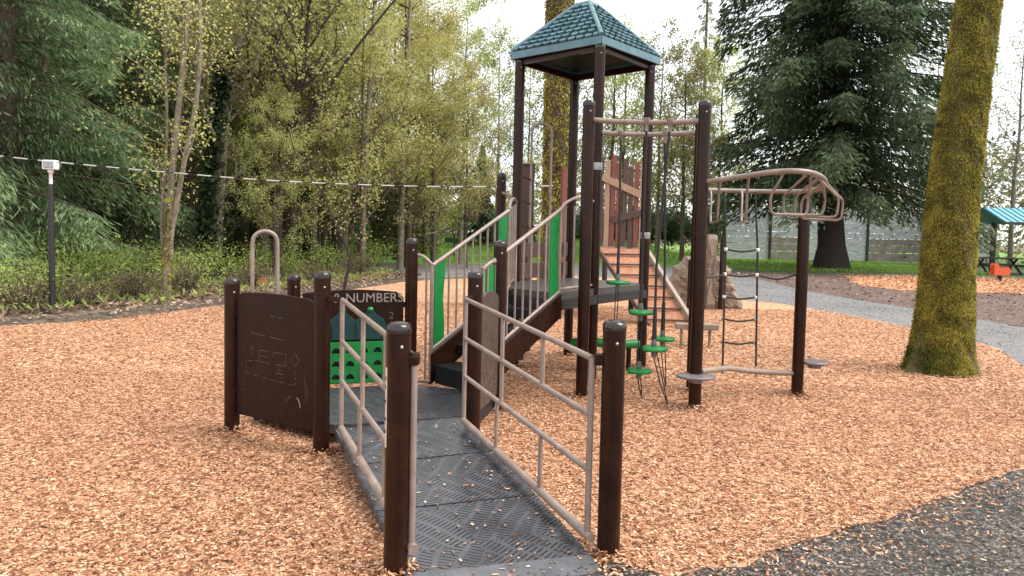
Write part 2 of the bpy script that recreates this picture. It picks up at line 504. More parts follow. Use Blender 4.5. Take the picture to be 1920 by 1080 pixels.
def quads_object(name, mat, P, A, B, L, W, parent=None, rnd=None, bend=None):
    """one mesh of many small four-sided leaves: centre P, long axis A, side axis B, length L, width W (numpy)"""
    n = len(P)
    A = A / (np.linalg.norm(A, axis=1, keepdims=True) + 1e-9)
    B = B - A * np.sum(A * B, axis=1, keepdims=True)
    B = B / (np.linalg.norm(B, axis=1, keepdims=True) + 1e-9)
    L = np.broadcast_to(np.asarray(L, float), (n,))[:, None]
    W = np.broadcast_to(np.asarray(W, float), (n,))[:, None]
    q = np.empty((n, 4, 3))
    q[:, 0] = P - A * L * .5
    q[:, 1] = P + B * W * .5 + A * L * .08
    q[:, 2] = P + A * L * .5
    q[:, 3] = P - B * W * .5 + A * L * .08
    if rnd is None:
        rnd = RNG.random(n)
    return raw_quads(name, mat, q, rnd, parent)

def raw_quads(name, mat, q, rnd, parent=None):
    n = len(q)
    me = bpy.data.meshes.new(name)
    me.vertices.add(n * 4)
    me.vertices.foreach_set('co', q.reshape(-1).astype(np.float32))
    me.loops.add(n * 4)
    me.loops.foreach_set('vertex_index', np.arange(n * 4, dtype=np.int32))
    me.polygons.add(n)
    me.polygons.foreach_set('loop_start', np.arange(0, n * 4, 4, dtype=np.int32))
    me.update(calc_edges=True)
    at = me.attributes.new('rnd', 'FLOAT', 'FACE')
    at.data.foreach_set('value', np.asarray(rnd, np.float32))
    me.materials.append(mat)
    o = bpy.data.objects.new(name, me)
    COL.objects.link(o)
    if parent:
        o.parent = parent
    return o

def randdir(n):
    v = RNG.normal(size=(n, 3))
    return v / np.linalg.norm(v, axis=1, keepdims=True)

def thing(name, label, cat, loc=(0, 0, 0), group=None, rz=0):
    o = bpy.data.objects.new(name, None)
    o.empty_display_size = 0.2
    COL.objects.link(o)
    o.location = loc
    o.rotation_euler = (0, 0, rz)
    return tag(o, label, cat, group)

def tag(o, label=None, cat=None, group=None, kind=None):
    if label:
        o['label'] = label
    if cat:
        o['category'] = cat
    if group:
        o['group'] = group
    if kind:
        o['kind'] = kind
    return o

def copy_tree(o, parent=None):
    c = o.copy()
    COL.objects.link(c)
    if parent:
        c.parent = parent
    for ch in list(o.children):
        copy_tree(ch, c)
    return c

# ------------------------------------------------------------------ ground
def sheet(name, poly, z, mat, kind='structure'):
    me = bpy.data.meshes.new(name)
    me.from_pydata([(x, y, z) for x, y in poly], [], [tuple(range(len(poly)))])
    me.materials.append(mat)
    me.update()
    o = bpy.data.objects.new(name, me)
    COL.objects.link(o)
    o['kind'] = kind
    return o

def wobble(poly, amp, step=0.25, seed=1):
    """subdivide an outline and make it uneven"""
    rr = random.Random(seed)
    out = []
    k = len(poly)
    for i in range(k):
        a, b = V(poly[i]), V(poly[(i + 1) % k])
        d = (b - a).length
        m = max(1, int(d / step))
        nrm = V((-(b - a).y, (b - a).x)).normalized() if d > 0 else V((0, 0))
        for j in range(m):
            p = a.lerp(b, j / m) + nrm * rr.uniform(-amp, amp)
            out.append((p.x, p.y))
    return out

def smooth2(pts, n=6):
    return [(p.x, p.y) for p in smooth_path([(x, y, 0) for x, y in pts], n)]

sheet('forest_ground', [(-120, -30), (120, -30), (120, 200), (-120, 200)], -0.016, SOILM)
lawn_b = [(-3.9, 31), (-2.5, 33), (0, 34), (6, 34.5), (8.5, 35), (11, 31.5), (30, 33), (60, 40), (60, 95), (-9, 95), (-8, 70)]
sheet('lawn', wobble(lawn_b, 0.15, 0.6, 2), -0.012, LAWNM)
def slope_z(x, y):
    ss = lambda t: np.clip(t, 0, 1) ** 2 * (3 - 2 * np.clip(t, 0, 1))
    return .95 * ss((y - 33.2) / 15) * ss((11.5 - x) / 4) * ss((x + 11) / 4)
gx, gy = np.meshgrid(np.linspace(-11, 12, 47), np.linspace(33.0, 60, 41))
gz = slope_z(gx, gy) - .010
me = bpy.data.meshes.new('lawn_slope')
me.from_pydata([(float(a), float(b), float(c)) for a, b, c in zip(gx.ravel(), gy.ravel(), gz.ravel())], [],
               [(r_ * 47 + c_, r_ * 47 + c_ + 1, (r_ + 1) * 47 + c_ + 1, (r_ + 1) * 47 + c_) for r_ in range(40) for c_ in range(46)])
me.materials.append(LAWNM)
lo_ = bpy.data.objects.new('lawn_slope', me)
COL.objects.link(lo_)
lo_['kind'] = 'structure'
sheet('thin_lawn', wobble([(9.2, 29.6), (12.5, 30.4), (17, 30.2), (34, 31), (50, 34), (50, 46), (30, 46), (12, 41)], 0.3, 0.5, 3), -0.008, LAWND)
sheet('mulch_ground', wobble([(9.0, 27.6), (8.8, 21.4), (9.4, 17.1), (9.7, 14.9), (10, 13.9), (13, 11), (40, 12), (45, 31), (17, 30.8), (12.5, 31.4), (9.2, 30.2)], 0.2, 0.5, 4), -0.006, MULCHM)
path_lo = smooth2([(12, 5.5), (8.6, 7.8), (6.78, 9.42), (7.52, 11.2), (7.41, 13.5), (6.7, 16.9), (5.59, 18.7), (4.5, 22.5), (3.2, 25.7), (0, 25.5), (-3.2, 23.2), (-5.9, 25.5), (-9, 27.5)])
path_hi = smooth2([(-9.5, 30.5), (-6.8, 29.6), (-4.6, 31), (0, 33), (5, 34.6), (8.0, 34), (9.1, 28.5), (8.9, 21.6), (9.5, 17.1), (9.8, 14.9), (10.2, 13.4), (14, 9.5), (18, 7)])
sheet('gravel_path', wobble(path_lo + path_hi, 0.05, 0.3, 5), -0.001, PATHM)
sheet('far_chip_bed', wobble([(12.5, 26.3), (14, 30.2), (17, 31), (19.2, 30.6), (27, 31), (29, 26.5), (18.8, 26.3), (16, 22.2), (13.9, 22.5), (12.4, 22.6), (11.9, 24.4)], 0.15, 0.5, 6), 0.003, CHIPF)

chip_front = [(-8, 1.0), (-0.52, 1.0), (-0.52, 3.30), (0.42, 3.62), (0.81, 3.50), (1.2, 3.62), (1.62, 3.87), (2.47, 4.36), (3.69, 5.17), (4.9, 6.15), (6.0, 7.6)]
chip_right = [(6.78, 9.42), (7.52, 11.2), (7.41, 13.5), (6.7, 16.9), (5.59, 18.7), (4.5, 22.5), (3.2, 25.7), (0, 25.5)]
chip_left = [(-3.2, 21.8), (-4.7, 17.2), (-5.93, 14.28), (-6.39, 13.03), (-6.8, 12.05), (-7.35, 11.49), (-7.91, 11.09), (-9.5, 10.2), (-12, 8)]
CHIPPOLY = chip_front + smooth2(chip_right) + smooth2(chip_left)

def inside(px, py, poly):
    c = np.zeros(len(px), bool)
    k = len(poly)
    for i in range(k):
        x1, y1 = poly[i]
        x2, y2 = poly[(i + 1) % k]
        cond = ((y1 > py) != (y2 > py)) & (px < (x2 - x1) * (py - y1) / (y2 - y1 + 1e-12) + x1)
        c ^= cond
    return c

sheet('wood_chip_ground', wobble(CHIPPOLY, 0.05, 0.2, 7), 0.002, CHIPG)
sheet('dark_gravel_ground', wobble([(-0.5, -3), (14, -3), (14, 8.5), (8.6, 9.5), (6.3, 8.2), (5.0, 6.6), (3.75, 5.55), (2.5, 4.8), (1.6, 4.3), (0.85, 4.0), (0.42, 3.9), (-0.5, 3.6)], 0.04, 0.15, 8), 0.0006, ASPH)
sheet('border_soil', wobble(smooth2(chip_left)[::-1] + [(-3.5, 23.4), (-5.4, 18), (-6.7, 15.0), (-7.2, 13.6), (-7.7, 12.6), (-8.3, 12.1), (-8.9, 11.7), (-10.5, 11), (-13, 9)][::1], 0.06, 0.2, 9), -0.003, BORDM)

def scatter(name, n, xr, yr, poly, L, W, mat, z=0.012, keep=None, tilt=0.35, holes=()):
    x = RNG.uniform(*xr, n)
    y = RNG.uniform(*yr, n)
    m = inside(x, y, poly)
    for h in holes:
        m &= ~inside(x, y, h)
    if keep is not None:
        m &= RNG.random(n) < keep(x, y)
    x, y = x[m], y[m]
    k = len(x)
    a = RNG.uniform(0, 2 * np.pi, k)
    A = np.stack([np.cos(a), np.sin(a), RNG.normal(0, tilt * .6, k)], 1)
    B = np.stack([-np.sin(a), np.cos(a), RNG.normal(0, tilt, k)], 1)
    P = np.stack([x, y, z + RNG.uniform(0, 0.012, k)], 1)
    l = RNG.uniform(*L, k)
    ww = RNG.uniform(*W, k)
    A /= np.linalg.norm(A, axis=1, keepdims=True)
    B -= A * np.sum(A * B, axis=1, keepdims=True)
    B /= np.linalg.norm(B, axis=1, keepdims=True)
    q = np.empty((k, 4, 3))
    e = RNG.uniform(0.6, 1.0, (k, 1))
    q[:, 0] = P - A * l[:, None] / 2 - B * ww[:, None] / 2 * e
    q[:, 1] = P + A * l[:, None] / 2 - B * ww[:, None] / 2
    q[:, 2] = P + A * l[:, None] / 2 * e + B * ww[:, None] / 2
    q[:, 3] = P - A * l[:, None] / 2 + B * ww[:, None] / 2
    return q

LAND = [(-2.25, 5.79), (-1.38, 5.25), (-0.29, 5.75), (-0.11, 6.6), (-0.97, 6.95), (-2.0, 6.6)]
VIEW = lambda x, y: np.abs(x) < .78 * y + .5
near = scatter('c', 470000, (-6.2, 6.2), (2.3, 8.0), CHIPPOLY, (0.008, 0.032), (0.0045, 0.0115), CHIPM, keep=VIEW, tilt=.22)
mid = scatter('c', 170000, (-8.5, 8), (8.0, 16.0), CHIPPOLY, (0.015, 0.05), (0.008, 0.02), CHIPM, keep=VIEW, tilt=.22)
EDGE = np.array([(0.42, 3.62), (0.81, 3.50), (1.2, 3.62), (1.62, 3.87), (2.47, 4.36), (3.69, 5.17), (4.9, 6.15), (6.0, 7.6)])
def edge_dist(x, y):
    d = np.full(len(x), 9.0)
    for p, q in zip(EDGE, EDGE[1:]):
        t = np.clip(((x - p[0]) * (q - p)[0] + (y - p[1]) * (q - p)[1]) / ((q - p) @ (q - p)), 0, 1)
        d = np.minimum(d, np.hypot(x - p[0] - t * (q - p)[0], y - p[1] - t * (q - p)[1]))
    return d
FADE = lambda x, y: np.exp(-edge_dist(x, y) / (.13 + .16 * np.sin(x * 3.1 + y * 5.3) ** 2)) + .022
spill = scatter('c', 60000, (0.2, 7), (2.2, 8.0), [(0.3, 2), (8, 2), (8, 8.2), (6.3, 7.7), (5.0, 6.2), (3.75, 5.15), (2.5, 4.36), (1.6, 3.85), (0.8, 3.5), (0.42, 3.6)], (0.010, 0.036), (0.005, 0.013), CHIPM, z=.016, keep=FADE)
def on_ramp(n):
    """loose chips lying on the ramp and its foot plate"""
    a, b = RNG.random(n), RNG.random(n) ** 1.4
    c00, c10, c11, c01 = (np.array(p) for p in ((-.50, 3.22, .018), (.45, 3.50, .018), (-.36, 5.74, .170), (-1.28, 5.32, .170)))
    P = (c00 * ((1 - a) * (1 - b))[:, None] + c10 * (a * (1 - b))[:, None] + c11 * (a * b)[:, None] + c01 * ((1 - a) * b)[:, None])
    ang = RNG.uniform(0, 6.28, n)
    A = np.stack([np.cos(ang), np.sin(ang), 0 * ang], 1)
    B = np.stack([-np.sin(ang), np.cos(ang), RNG.normal(0, .3, n)], 1)
    l, w_ = RNG.uniform(.01, .032, (n, 1)), RNG.uniform(.005, .011, (n, 1))
    P[:, 2] += .006
    return np.stack([P - A * l / 2 - B * w_ / 2, P + A * l / 2 - B * w_ / 2, P + A * l / 2 + B * w_ / 2, P - A * l / 2 + B * w_ / 2], 1)
allq = np.concatenate([near, mid, spill, on_ramp(260)])
tag(raw_quads('wood_chips', CHIPM, allq, RNG.random(len(allq))), 'orange tan wood chips spread over the whole play area', 'wood chips', None, 'stuff')
gq = scatter('g', 60000, (-0.4, 7), (2.2, 8.0), [(-0.5, 2), (8, 2), (8, 8.2), (6.3, 7.7), (5.0, 6.2), (3.75, 5.15), (2.5, 4.36), (1.6, 3.85), (0.8, 3.5), (0.42, 3.6), (-0.4, 3.3)], (0.006, 0.02), (0.005, 0.015), GRAVL, z=0.008, tilt=0.4)
g2 = scatter('g', 26000, (0.3, 7), (3.3, 8.0), CHIPPOLY, (0.008, 0.022), (0.006, 0.016), GRAVL, z=0.016, keep=lambda x, y: .5 * np.exp(-edge_dist(x, y) / .12))
gq = np.concatenate([gq, g2])
tag(raw_quads('gravel_stones', GRAVL, gq, RNG.random(len(gq))), 'dark grey gravel scattered in front of the ramp', 'gravel', None, 'stuff')

# ------------------------------------------------------------------ the play structure
PS = thing('play_structure', 'brown posted play structure with ramp, stairs, teal roofed tower and overhead bars', 'play structure', (0, 0, 0))

POSTS = []
def post(x, y, h, r=0.06, parent=PS, mat=BROWN, z0=0.0):
    o = MB().lathe((x, y, z0), [(r, -0.05), (r, h - 0.055 - z0)], 24).build('post', mat, parent)
    MB().lathe((x, y, h - 0.055), [(r * 1.035, 0), (r * 1.035, 0.02), (r * 1.0, 0.034), (r * 0.86, 0.046), (r * 0.6, 0.053), (r * 0.2, 0.056)], 24).build('cap', CAPM if mat is BROWN else mat, o)
    a = math.atan2(-y, -x) + .25
    bx, by = x + r * math.cos(a), y + r * math.sin(a)
    MB().lathe((bx, by, h - .115), [(.002, -.009), (.0075, -.005), (.009, 0), (.0075, .005), (.002, .009)], 10).build('bolt', STEEL, o)
    POSTS.append((x, y))
    return o

pA = post(-2.254, 5.79, 1.25)
pFL = post(-1.384, 5.254, 1.354)
pFR = post(-0.290, 5.75, 1.345)
pE = post(-0.110, 6.60, 1.58)
pC = post(-0.970, 6.95, 1.58)
pB = post(-2.000, 6.60, 1.23)
pNL = post(-0.538, 3.446, 1.237)
pNR = post(0.536, 3.690, 1.237)
pG = post(-0.16, 9.5, 2.42)
T1, T2, T3, T4 = V((0.905, 7.94, 0)), V((1.62, 8.82, 0)), V((0.045, 8.72, 0)), V((0.775, 9.60, 0))
for t in (T1, T2, T3, T4):
    post(t.x, t.y, 3.72)
P1, P2, P4 = V((0.731, 7.214, 0)), V((1.791, 6.874, 0)), V((1.94, 7.58, 0))
post(P1.x, P1.y, 2.98)
post(P2.x, P2.y, 2.94)
post(P4.x, P4.y, 2.93)
PM = V((3.026, 7.498, 0))
pM = post(PM.x, PM.y, 2.19)

# labels stuck on posts
st = MB()
for k in range(7):
    a0, a1 = R(172 + k * 7), R(179 + k * 7)
    x0, y0 = -0.538 + .0612 * math.cos(a0), 3.446 + .0612 * math.sin(a0)
    x1, y1 = -0.538 + .0612 * math.cos(a1), 3.446 + .0612 * math.sin(a1)
    st.add([(x0, y0, .63), (x1, y1, .63), (x1, y1, 1.02), (x0, y0, 1.02)], [(0, 1, 2, 3)], True)
lab = st.build('warning_label', LABELM, pNL)
mk = MB()
for zz in (0.70, 0.76, 0.845, 0.915, 0.955):
    for k in range(4):
        a0, a1 = R(184 + k * 7), R(191 + k * 7)
        pp = [(-0.538 + .0618 * math.cos(a), 3.446 + .0618 * math.sin(a)) for a in (a0, a1)]
        mk.add([(pp[0][0], pp[0][1], zz), (pp[1][0], pp[1][1], zz), (pp[1][0], pp[1][1], zz + .018), (pp[0][0], pp[0][1], zz + .018)], [(0, 1, 2, 3)], True)
mk.build('label_marks', BLACK, pNL)
for t, z in ((T2, 1.60), (T1, 2.35)):
    MB().lathe((t.x, t.y, z), [(0.0615, 0), (0.0635, 0.01), (0.0635, 0.07), (0.0615, 0.08)], 20).build('clamp', STEEL, PS)

# ramp, ramp rails
u = V((-0.76, 1.80, 0)).normalized()
ramp_dir = math.atan2(u.y, u.x)
DECKM = deckmat(ramp_dir - math.pi / 2)
r0, r1 = V((-0.47, 3.38, 0.025)), V((0.44, 3.63, 0.025))
s0, s1 = V((-1.30, 5.325, 0.164)), V((-0.36, 5.762, 0.164))
rampm = MB()
vv = [r0, r1, s1, s0]
rampm.add(vv + [p - V((0, 0, .05)) for p in vv], [(0, 1, 2, 3), (7, 6, 5, 4), (0, 4, 5, 1), (1, 5, 6, 2), (2, 6, 7, 3), (3, 7, 4, 0)])
rampo = rampm.build('ramp', DECKM, PS)
# transition plate at the foot of the ramp
tp = [V((-0.52, 3.18, 0.011)), V((0.47, 3.47, 0.011)), r1 + V((0, 0, .003)), r0 + V((0, 0, .003))]
MB().add(tp + [p - V((0, 0, .02)) for p in tp], [(0, 1, 2, 3), (7, 6, 5, 4), (0, 4, 5, 1), (1, 5, 6, 2), (2, 6, 7, 3), (3, 7, 4, 0)]).build('foot_plate', noisy('wet_plate', (0.06, 0.062, 0.07), (0.13, 0.132, 0.145), 6, 0.34, 0.2, 50, rvar=0.1), PS)
sm = MB()
for t in (0.33, 0.66):
    a, b = r0.lerp(s0, t), r1.lerp(s1, t)
    sm.beam(a + V((0, 0, .001)), b + V((0, 0, .001)), 0.004, 0.004)
sm.build('panel_seam', BLACK, rampo)
lm = MB()
lp = [V((x, y, 0.168)) for x, y in [(-2.13, 5.98), (-1.33, 5.42), (-0.33, 5.78), (-0.16, 6.58), (-0.97, 6.90), (-1.98, 6.54)]]
lm.add(lp + [p - V((0, 0, .07)) for p in lp], [tuple(range(6)), tuple(range(11, 5, -1))] + [(i, i + 6, (i + 1) % 6 + 6, (i + 1) % 6) for i in range(6)])
lm.build('landing', noisy('wet_landing', (0.026, 0.024, 0.030), (0.085, 0.083, 0.097), 16, 0.3, 0.35, 70, rvar=0.12), PS)
lsk = MB()
for i in range(6):
    if i in (0, 1):
        continue
    a, b = lp[i] - V((0, 0, .075)), lp[(i + 1) % 6] - V((0, 0, .075))
    lsk.beam(a, b, .04, .12)
lsk.build('landing_frame', BLACK, PS)

def ramp_rail(n0, f0, zn, zf, h, lean):
    """bottom rail, three slanted rails, end uprights, staggered short uprights"""
    n0, f0 = V(n0), V(f0)
    zz = V((0, 0, 1))
    a0, b0 = n0 + zz * zn, f0 + zz * zf
    m = MB()
    m.tube([a0 - (b0 - a0) * .02, b0], 0.026, 12)
    lv = [0.37, 0.68, 1.0]
    for k in lv:
        m.tube([a0 + zz * h * k, b0 + zz * (h * k)], 0.017, 12)
    m.tube([a0, a0 + zz * h * 1.0], 0.017, 12)
    m.tube([b0, b0 + zz * h * 1.0], 0.017, 12)
    lv = [0, .37, .68, 1.0]
    for t, i in ((0.30, 0), (0.62, 1), (0.30, 2), (0.66, 0), (0.84, 2) if False else (0.62, 2)):
        p = a0.lerp(b0, t)
        m.tube([p + zz * h * lv[i], p + zz * h * lv[i + 1]], 0.015, 10)
    o = m.build('ramp_rail', TAN, PS)
    return o, a0, b0

rr, ra, rb = ramp_rail((0.425, 3.70, 0), (-0.345, 5.45, 0), 0.10, 0.215, 0.935, 0)
MB().beam((0.44, 3.70, 1.03), (0.536, 3.69, 1.03), .05, .06).build('bracket', BROWN, rr, .006)
MB().beam((-0.345, 5.45, 1.148), (-0.29, 5.72, 1.15), .03, .035).build('bracket', BROWN, rr)
rl, la, lb = ramp_rail((-0.462, 3.45, 0), (-1.215, 5.16, 0), 0.13, 0.22, 0.935, 0)
MB().beam((-0.462, 3.45, 1.05), (-0.538, 3.446, 1.05), .05, .05).build('bracket', BROWN, rl, .006)
MB().lathe((-0.462, 3.45, 1.03), [(0.024, 0), (0.028, 0.008), (0.028, 0.05), (0.024, 0.058)], 14).build('clamp', BROWN, rl)
MB().beam((-1.215, 5.16, 1.155), (-1.384, 5.254, 1.155), .03, .035).build('bracket', BROWN, rl)

# panels round the landing
def arch(wd, h0, h1, side, n=12):
    """outline w x h with an arched top; side=(left,right) shoulder heights"""
    o = [(0, 0), (wd, 0)]
    for i in range(n + 1):
        t = 1 - i / n
        o.append((wd * t, h0 + (h1 - h0) * (math.sin(math.pi * t) ** 0.8 if True else 0) + side[0] * (1 - t) + side[1] * t))
    return o

def engrave(parent, o, xa, za, nn, segs, wd=0.006, mat=ETCH, name='engraving'):
    m = MB()
    for x0, y0, x1, y1 in segs:
        a = o + xa * x0 + za * y0 + nn
        b = o + xa * x1 + za * y1 + nn
        t = (b - a).normalized()
        s = t.cross(nn).normalized() * wd / 2
        d = nn.normalized() * 0.0015
        m.add([a - s, a + s, b + s, b - s] + [a - s + d, a + s + d, b + s + d, b - s + d],
              [(0, 1, 2, 3), (7, 6, 5, 4), (0, 4, 5, 1), (1, 5, 6, 2), (2, 6, 7, 3), (3, 7, 4, 0)])
    return m.build(name, mat, parent)

ZU = V((0, 0, 1))
def fillet_panel(p, q, z0, z1, top, th, mat, name):
    p, q = V((p[0], p[1], 0)), V((q[0], q[1], 0))
    d = (q - p)
    L = d.length
    d.normalize()
    a, b = p + d * 0.075, q - d * 0.075
    wd = (b - a).length
    out = [(0, z0 + 0.03), (0.03, z0), (wd - .03, z0), (wd, z0 + .03)]
    n = 14
    for i in range(n + 1):
        t = 1 - i / n
        out.append((wd * t, z1 + top(t)))
    o = MB().prism(out, a, d, ZU, th).build(name, mat, PS, 0.006)
    mb = MB()
    for zz in (z0 + .2, z1 - .12):
        for e, s in ((a, -1), (b, 1)):
            mb.beam(e - d * s * .005 + ZU * zz, e + d * s * .03 + ZU * zz, .03, .05)
    mb.build('bracket', BROWN, o)
    return o, a, d, wd

# near left: the back of an engraved panel
po, pa, pd, pw = fillet_panel((-2.254, 5.79), (-1.384, 5.254), 0.15, 1.09, lambda t: 0.045 + 0.018 * math.sin(math.pi * t) - (0.02 if t > .99 or t < .01 else 0), 0.022, BROWNP, 'engraved_panel')
nn = pd.cross(ZU).normalized() * 0.0115
if nn.y > 0:
    nn = -nn
sg = []
R1 = random.Random(3)
def dashes(x0, y0, x1, y1, k, duty=.6):
    for i in range(k):
        t0, t1 = i / k, (i + duty) / k
        sg.append((x0 + (x1 - x0) * t0, y0 + (y1 - y0) * t0, x0 + (x1 - x0) * t1, y0 + (y1 - y0) * t1))
dashes(.17, .83, .60, .80, 2, .8)
dashes(.10, .50, .70, .47, 6)
dashes(.12, .50, .12, .62, 3)
dashes(.68, .47, .68, .60, 3)
dashes(.14, .60, .30, .62, 2)
dashes(.40, .98, .58, .97, 2)
for x in (.27,):        # drawn boxes and hooks in the middle
    sg += [(x, .61, x, .70), (x, .70, x + .12, .70), (x, .655, x + .10, .655), (x, .61, x + .12, .61)]
sg += [(.44, .70, .58, .70), (.44, .70, .44, .665), (.58, .70, .58, .61), (.46, .61, .58, .61), (.51, .61, .51, .54), (.46, .54, .55, .54)]
sg += [(.19, .72, .19, .64), (.16, .70, .19, .72), (.64, .66, .68, .72), (.68, .72, .72, .66), (.72, .66, .68, .62), (.68, .62, .64, .66)]
sg += [(.06, .78, .08, .80), (.78, .55, .80, .36), (.80, .50, .82, .40)]
for i in range(5):
    sg.append((.09, .42 - i * .06, .105, .425 - i * .06))
engrave(po, pa, pd, ZU, nn, sg, .0042)
ar = []
for i in range(9):
    t0, t1 = math.pi * i / 9, math.pi * (i + 1) / 9
    ar.append((.66 + .075 * math.cos(t0), .31 + .085 * math.sin(t0), .66 + .075 * math.cos(t1), .31 + .085 * math.sin(t1)))
engrave(po, pa, pd, ZU, nn, ar[:3] , .009, PALE, 'white_scuff')
engrave(po, pa, pd, ZU, nn, ar[6:8], .006, ETCH, 'scratch')

# right of the ramp: speckled panel
sp, sa, sdir, sw = fillet_panel((-0.29, 5.75), (-0.11, 6.60), 0.17, 1.06, lambda t: 0.09 * math.sin(math.pi * min(1, max(0, t))) ** .6, 0.03, SPECK, 'speckled_panel')

# back: letters panel with green tray
bo, ba, bd, bw = fillet_panel((-2.0, 6.60), (-0.97, 6.95), 0.19, 1.055, lambda t: 0.03 * math.sin(math.pi * t) - 0.05 * (1 if t > .96 else 0), 0.022, BROWNP, 'letter_panel')
bn = bd.cross(ZU).normalized()
if bn.y > 0:
    bn = -bn
def text(body, o, xa, za, nrm, size, mat, parent, name, ext=0.002, align='LEFT'):
    cv = bpy.data.curves.new(name, 'FONT')
    cv.body = body
    cv.size = size
    cv.extrude = ext
    cv.align_x = align
    cv.resolution_u = 3
    tmp = bpy.data.objects.new('tmp', cv)
    COL.objects.link(tmp)
    bpy.context.view_layer.update()
    me = bpy.data.meshes.new_from_object(tmp.evaluated_get(bpy.context.evaluated_depsgraph_get()))
    bpy.data.objects.remove(tmp)
    m = Matrix((xa, za, nrm)).transposed().to_4x4()
    m.translation = o
    me.transform(m)
    me.materials.clear()
    me.materials.append(mat)
    ob = bpy.data.objects.new(name, me)
    COL.objects.link(ob)
    ob.parent = parent
    return ob

text('& NUMBERS', ba + bd * (bw - .665) + ZU * .965 + bn * .0125, bd, ZU, bn, .125, PALE, bo, 'lettering')
text('2', ba + bd * (bw - .14) + ZU * .80 + bn * .0125, bd, ZU, bn, .10, ETCH, bo, 'figure')
# teal shapes and the green tray with arched openings
for cx, s in ((.36, .9), (.62, 1.0), (.12, .95)):
    ol = [(-.16 * s, 0), (.16 * s, 0), (.16 * s, .12), (.13 * s, .19), (.06 * s, .235), (0.035 * s, .27), (-0.035 * s, .27), (-.06 * s, .235), (-.13 * s, .19), (-.16 * s, .12)]
    d_ = MB().prism([(x + cx, y) for x, y in ol], ba + ZU * .61 + bn * .016, bd, ZU, .012).build('teal_dome', TEALP, bo, .003)
    MB().lathe(ba + bd * cx + ZU * .875 + bn * .018, [(.02, 0), (.032, .012), (.032, .03), (.016, .045)], 12).build('green_knob', GREEN, d_)
tr = MB()
tx0, tx1, tz0, tz1 = -0.02, .75, .215, .585
rows, cols = 3, 6
cw, rh = (tx1 - tx0) / cols, (tz1 - tz0) / rows
# a face sheet made of cells, each with an arched opening
for r_ in range(rows):
    for c_ in range(cols):
        x0, z0 = tx0 + c_ * cw, tz0 + r_ * rh
        cxm = x0 + cw / 2
        n = 10
        ho = [(cxm - .040 * math.cos(math.pi * i / n), z0 + .030 + .052 * math.sin(math.pi * i / n)) for i in range(n + 1)]
        cell = [(x0, z0), (x0, z0 + rh), (x0 + cw, z0 + rh), (x0 + cw, z0)]
        pt = lambda q, d: ba + bd * q[0] + ZU * q[1] + bn * d
        f0 = .075
        vs = [pt(q, f0) for q in ho] + [pt(q, f0) for q in cell] + [pt(q, f0 - .05) for q in ho]
        fs = []
        k = n + 1
        fs.append((k, 0, k + 3)[:0] or (k, 0, n, k + 3))
        fs.append((k, k + 1) + tuple(range(n // 2, -1, -1)))
        fs.append((k + 1, k + 2, n // 2))
        fs.append((k + 2, k + 3) + tuple(range(n, n // 2 - 1, -1)))
        for i in range(n):
            fs.append((i, i + 1, i + 1 + k + 4, i + k + 4))
        fs.append((n, 0, k + 4, k + 4 + n))
        tr.add(vs, fs)
for a, b in (((tx0, tz0), (tx1, tz0)), ((tx0, tz1), (tx1, tz1)), ((tx0, tz0), (tx0, tz1)), ((tx1, tz0), (tx1, tz1))):
    A_, B_ = ba + bd * a[0] + ZU * a[1] + bn * .045, ba + bd * b[0] + ZU * b[1] + bn * .045
    if a[0] == b[0]:
        tr.box((A_ + B_) / 2, (.012, .058, (B_ - A_).length), rz=math.atan2(bd.y, bd.x))
    else:
        tr.box((A_ + B_) / 2, ((B_ - A_).length, .058, .012), rz=math.atan2(bd.y, bd.x))
tro = tr.build('green_tray', GREEN, bo)
MB().box(ba + bd * (tx0 + tx1) / 2 + ZU * .40 + bn * .022, (.74, .008, .34), rz=math.atan2(bd.y, bd.x)).build('tray_back', BLACK, tro)
sc = MB().box(ba + bd * (tx1 + .022) + ZU * .41 + bn * .055, (.034, .035, .31), rz=math.atan2(bd.y, bd.x)).build('white_scale', WHITE, bo)
ms_ = MB()
for k in range(8):
    ms_.box(ba + bd * (tx1 + .022) + ZU * (.28 + k * .036) + bn * .0735, (.02, .003, .006), rz=math.atan2(bd.y, bd.x))
ms_.build('scale_marks', DISC, sc)

# hoop handle on the landing
hp = [(-2.225, 6.16, .16), (-2.225, 6.16, 1.5)] + [(-2.13 - .095 * math.cos(a), 6.20 - .04 * math.cos(a), 1.53 + .095 * math.sin(a)) for a in [math.pi * i / 10 for i in range(1, 10)]] + [(-2.035, 6.24, 1.5), (-2.035, 6.24, .16)]
MB().tube(hp, .017, 10).build('hoop_handle', TAN, PS)

# stairs and their guards
us = V((.68, .733, 0)).normalized()
L0, R0 = V((-.765, 6.95, 0)), V((-.262, 6.45, 0))
DZ = 1.05
for k in range(4):
    a, b = .02 + k * .285, .02 + (k + 1) * .285 + .02
    z = .35 + k * .175
    vv = [L0 + us * a, R0 + us * a, R0 + us * b, L0 + us * b]
    vv = [p + (R0 - L0).normalized() * s for p, s in zip(vv, (.03, -.03, -.03, .03))]
    s_ = MB().add([p + ZU * z for p in vv] + [p + ZU * (z - (.18 if k == 0 else .10)) for p in vv],
                  [(0, 1, 2, 3), (7, 6, 5, 4), (0, 4, 5, 1), (1, 5, 6, 2), (2, 6, 7, 3), (3, 7, 4, 0)])
    s_.build('step', noisy('step_black', (0.005, 0.005, 0.006), (0.016, 0.016, 0.018), 18, 0.5, 0.3, spec=0.25) if k == 0 else bpy.data.materials['step_black'], PS, .008)

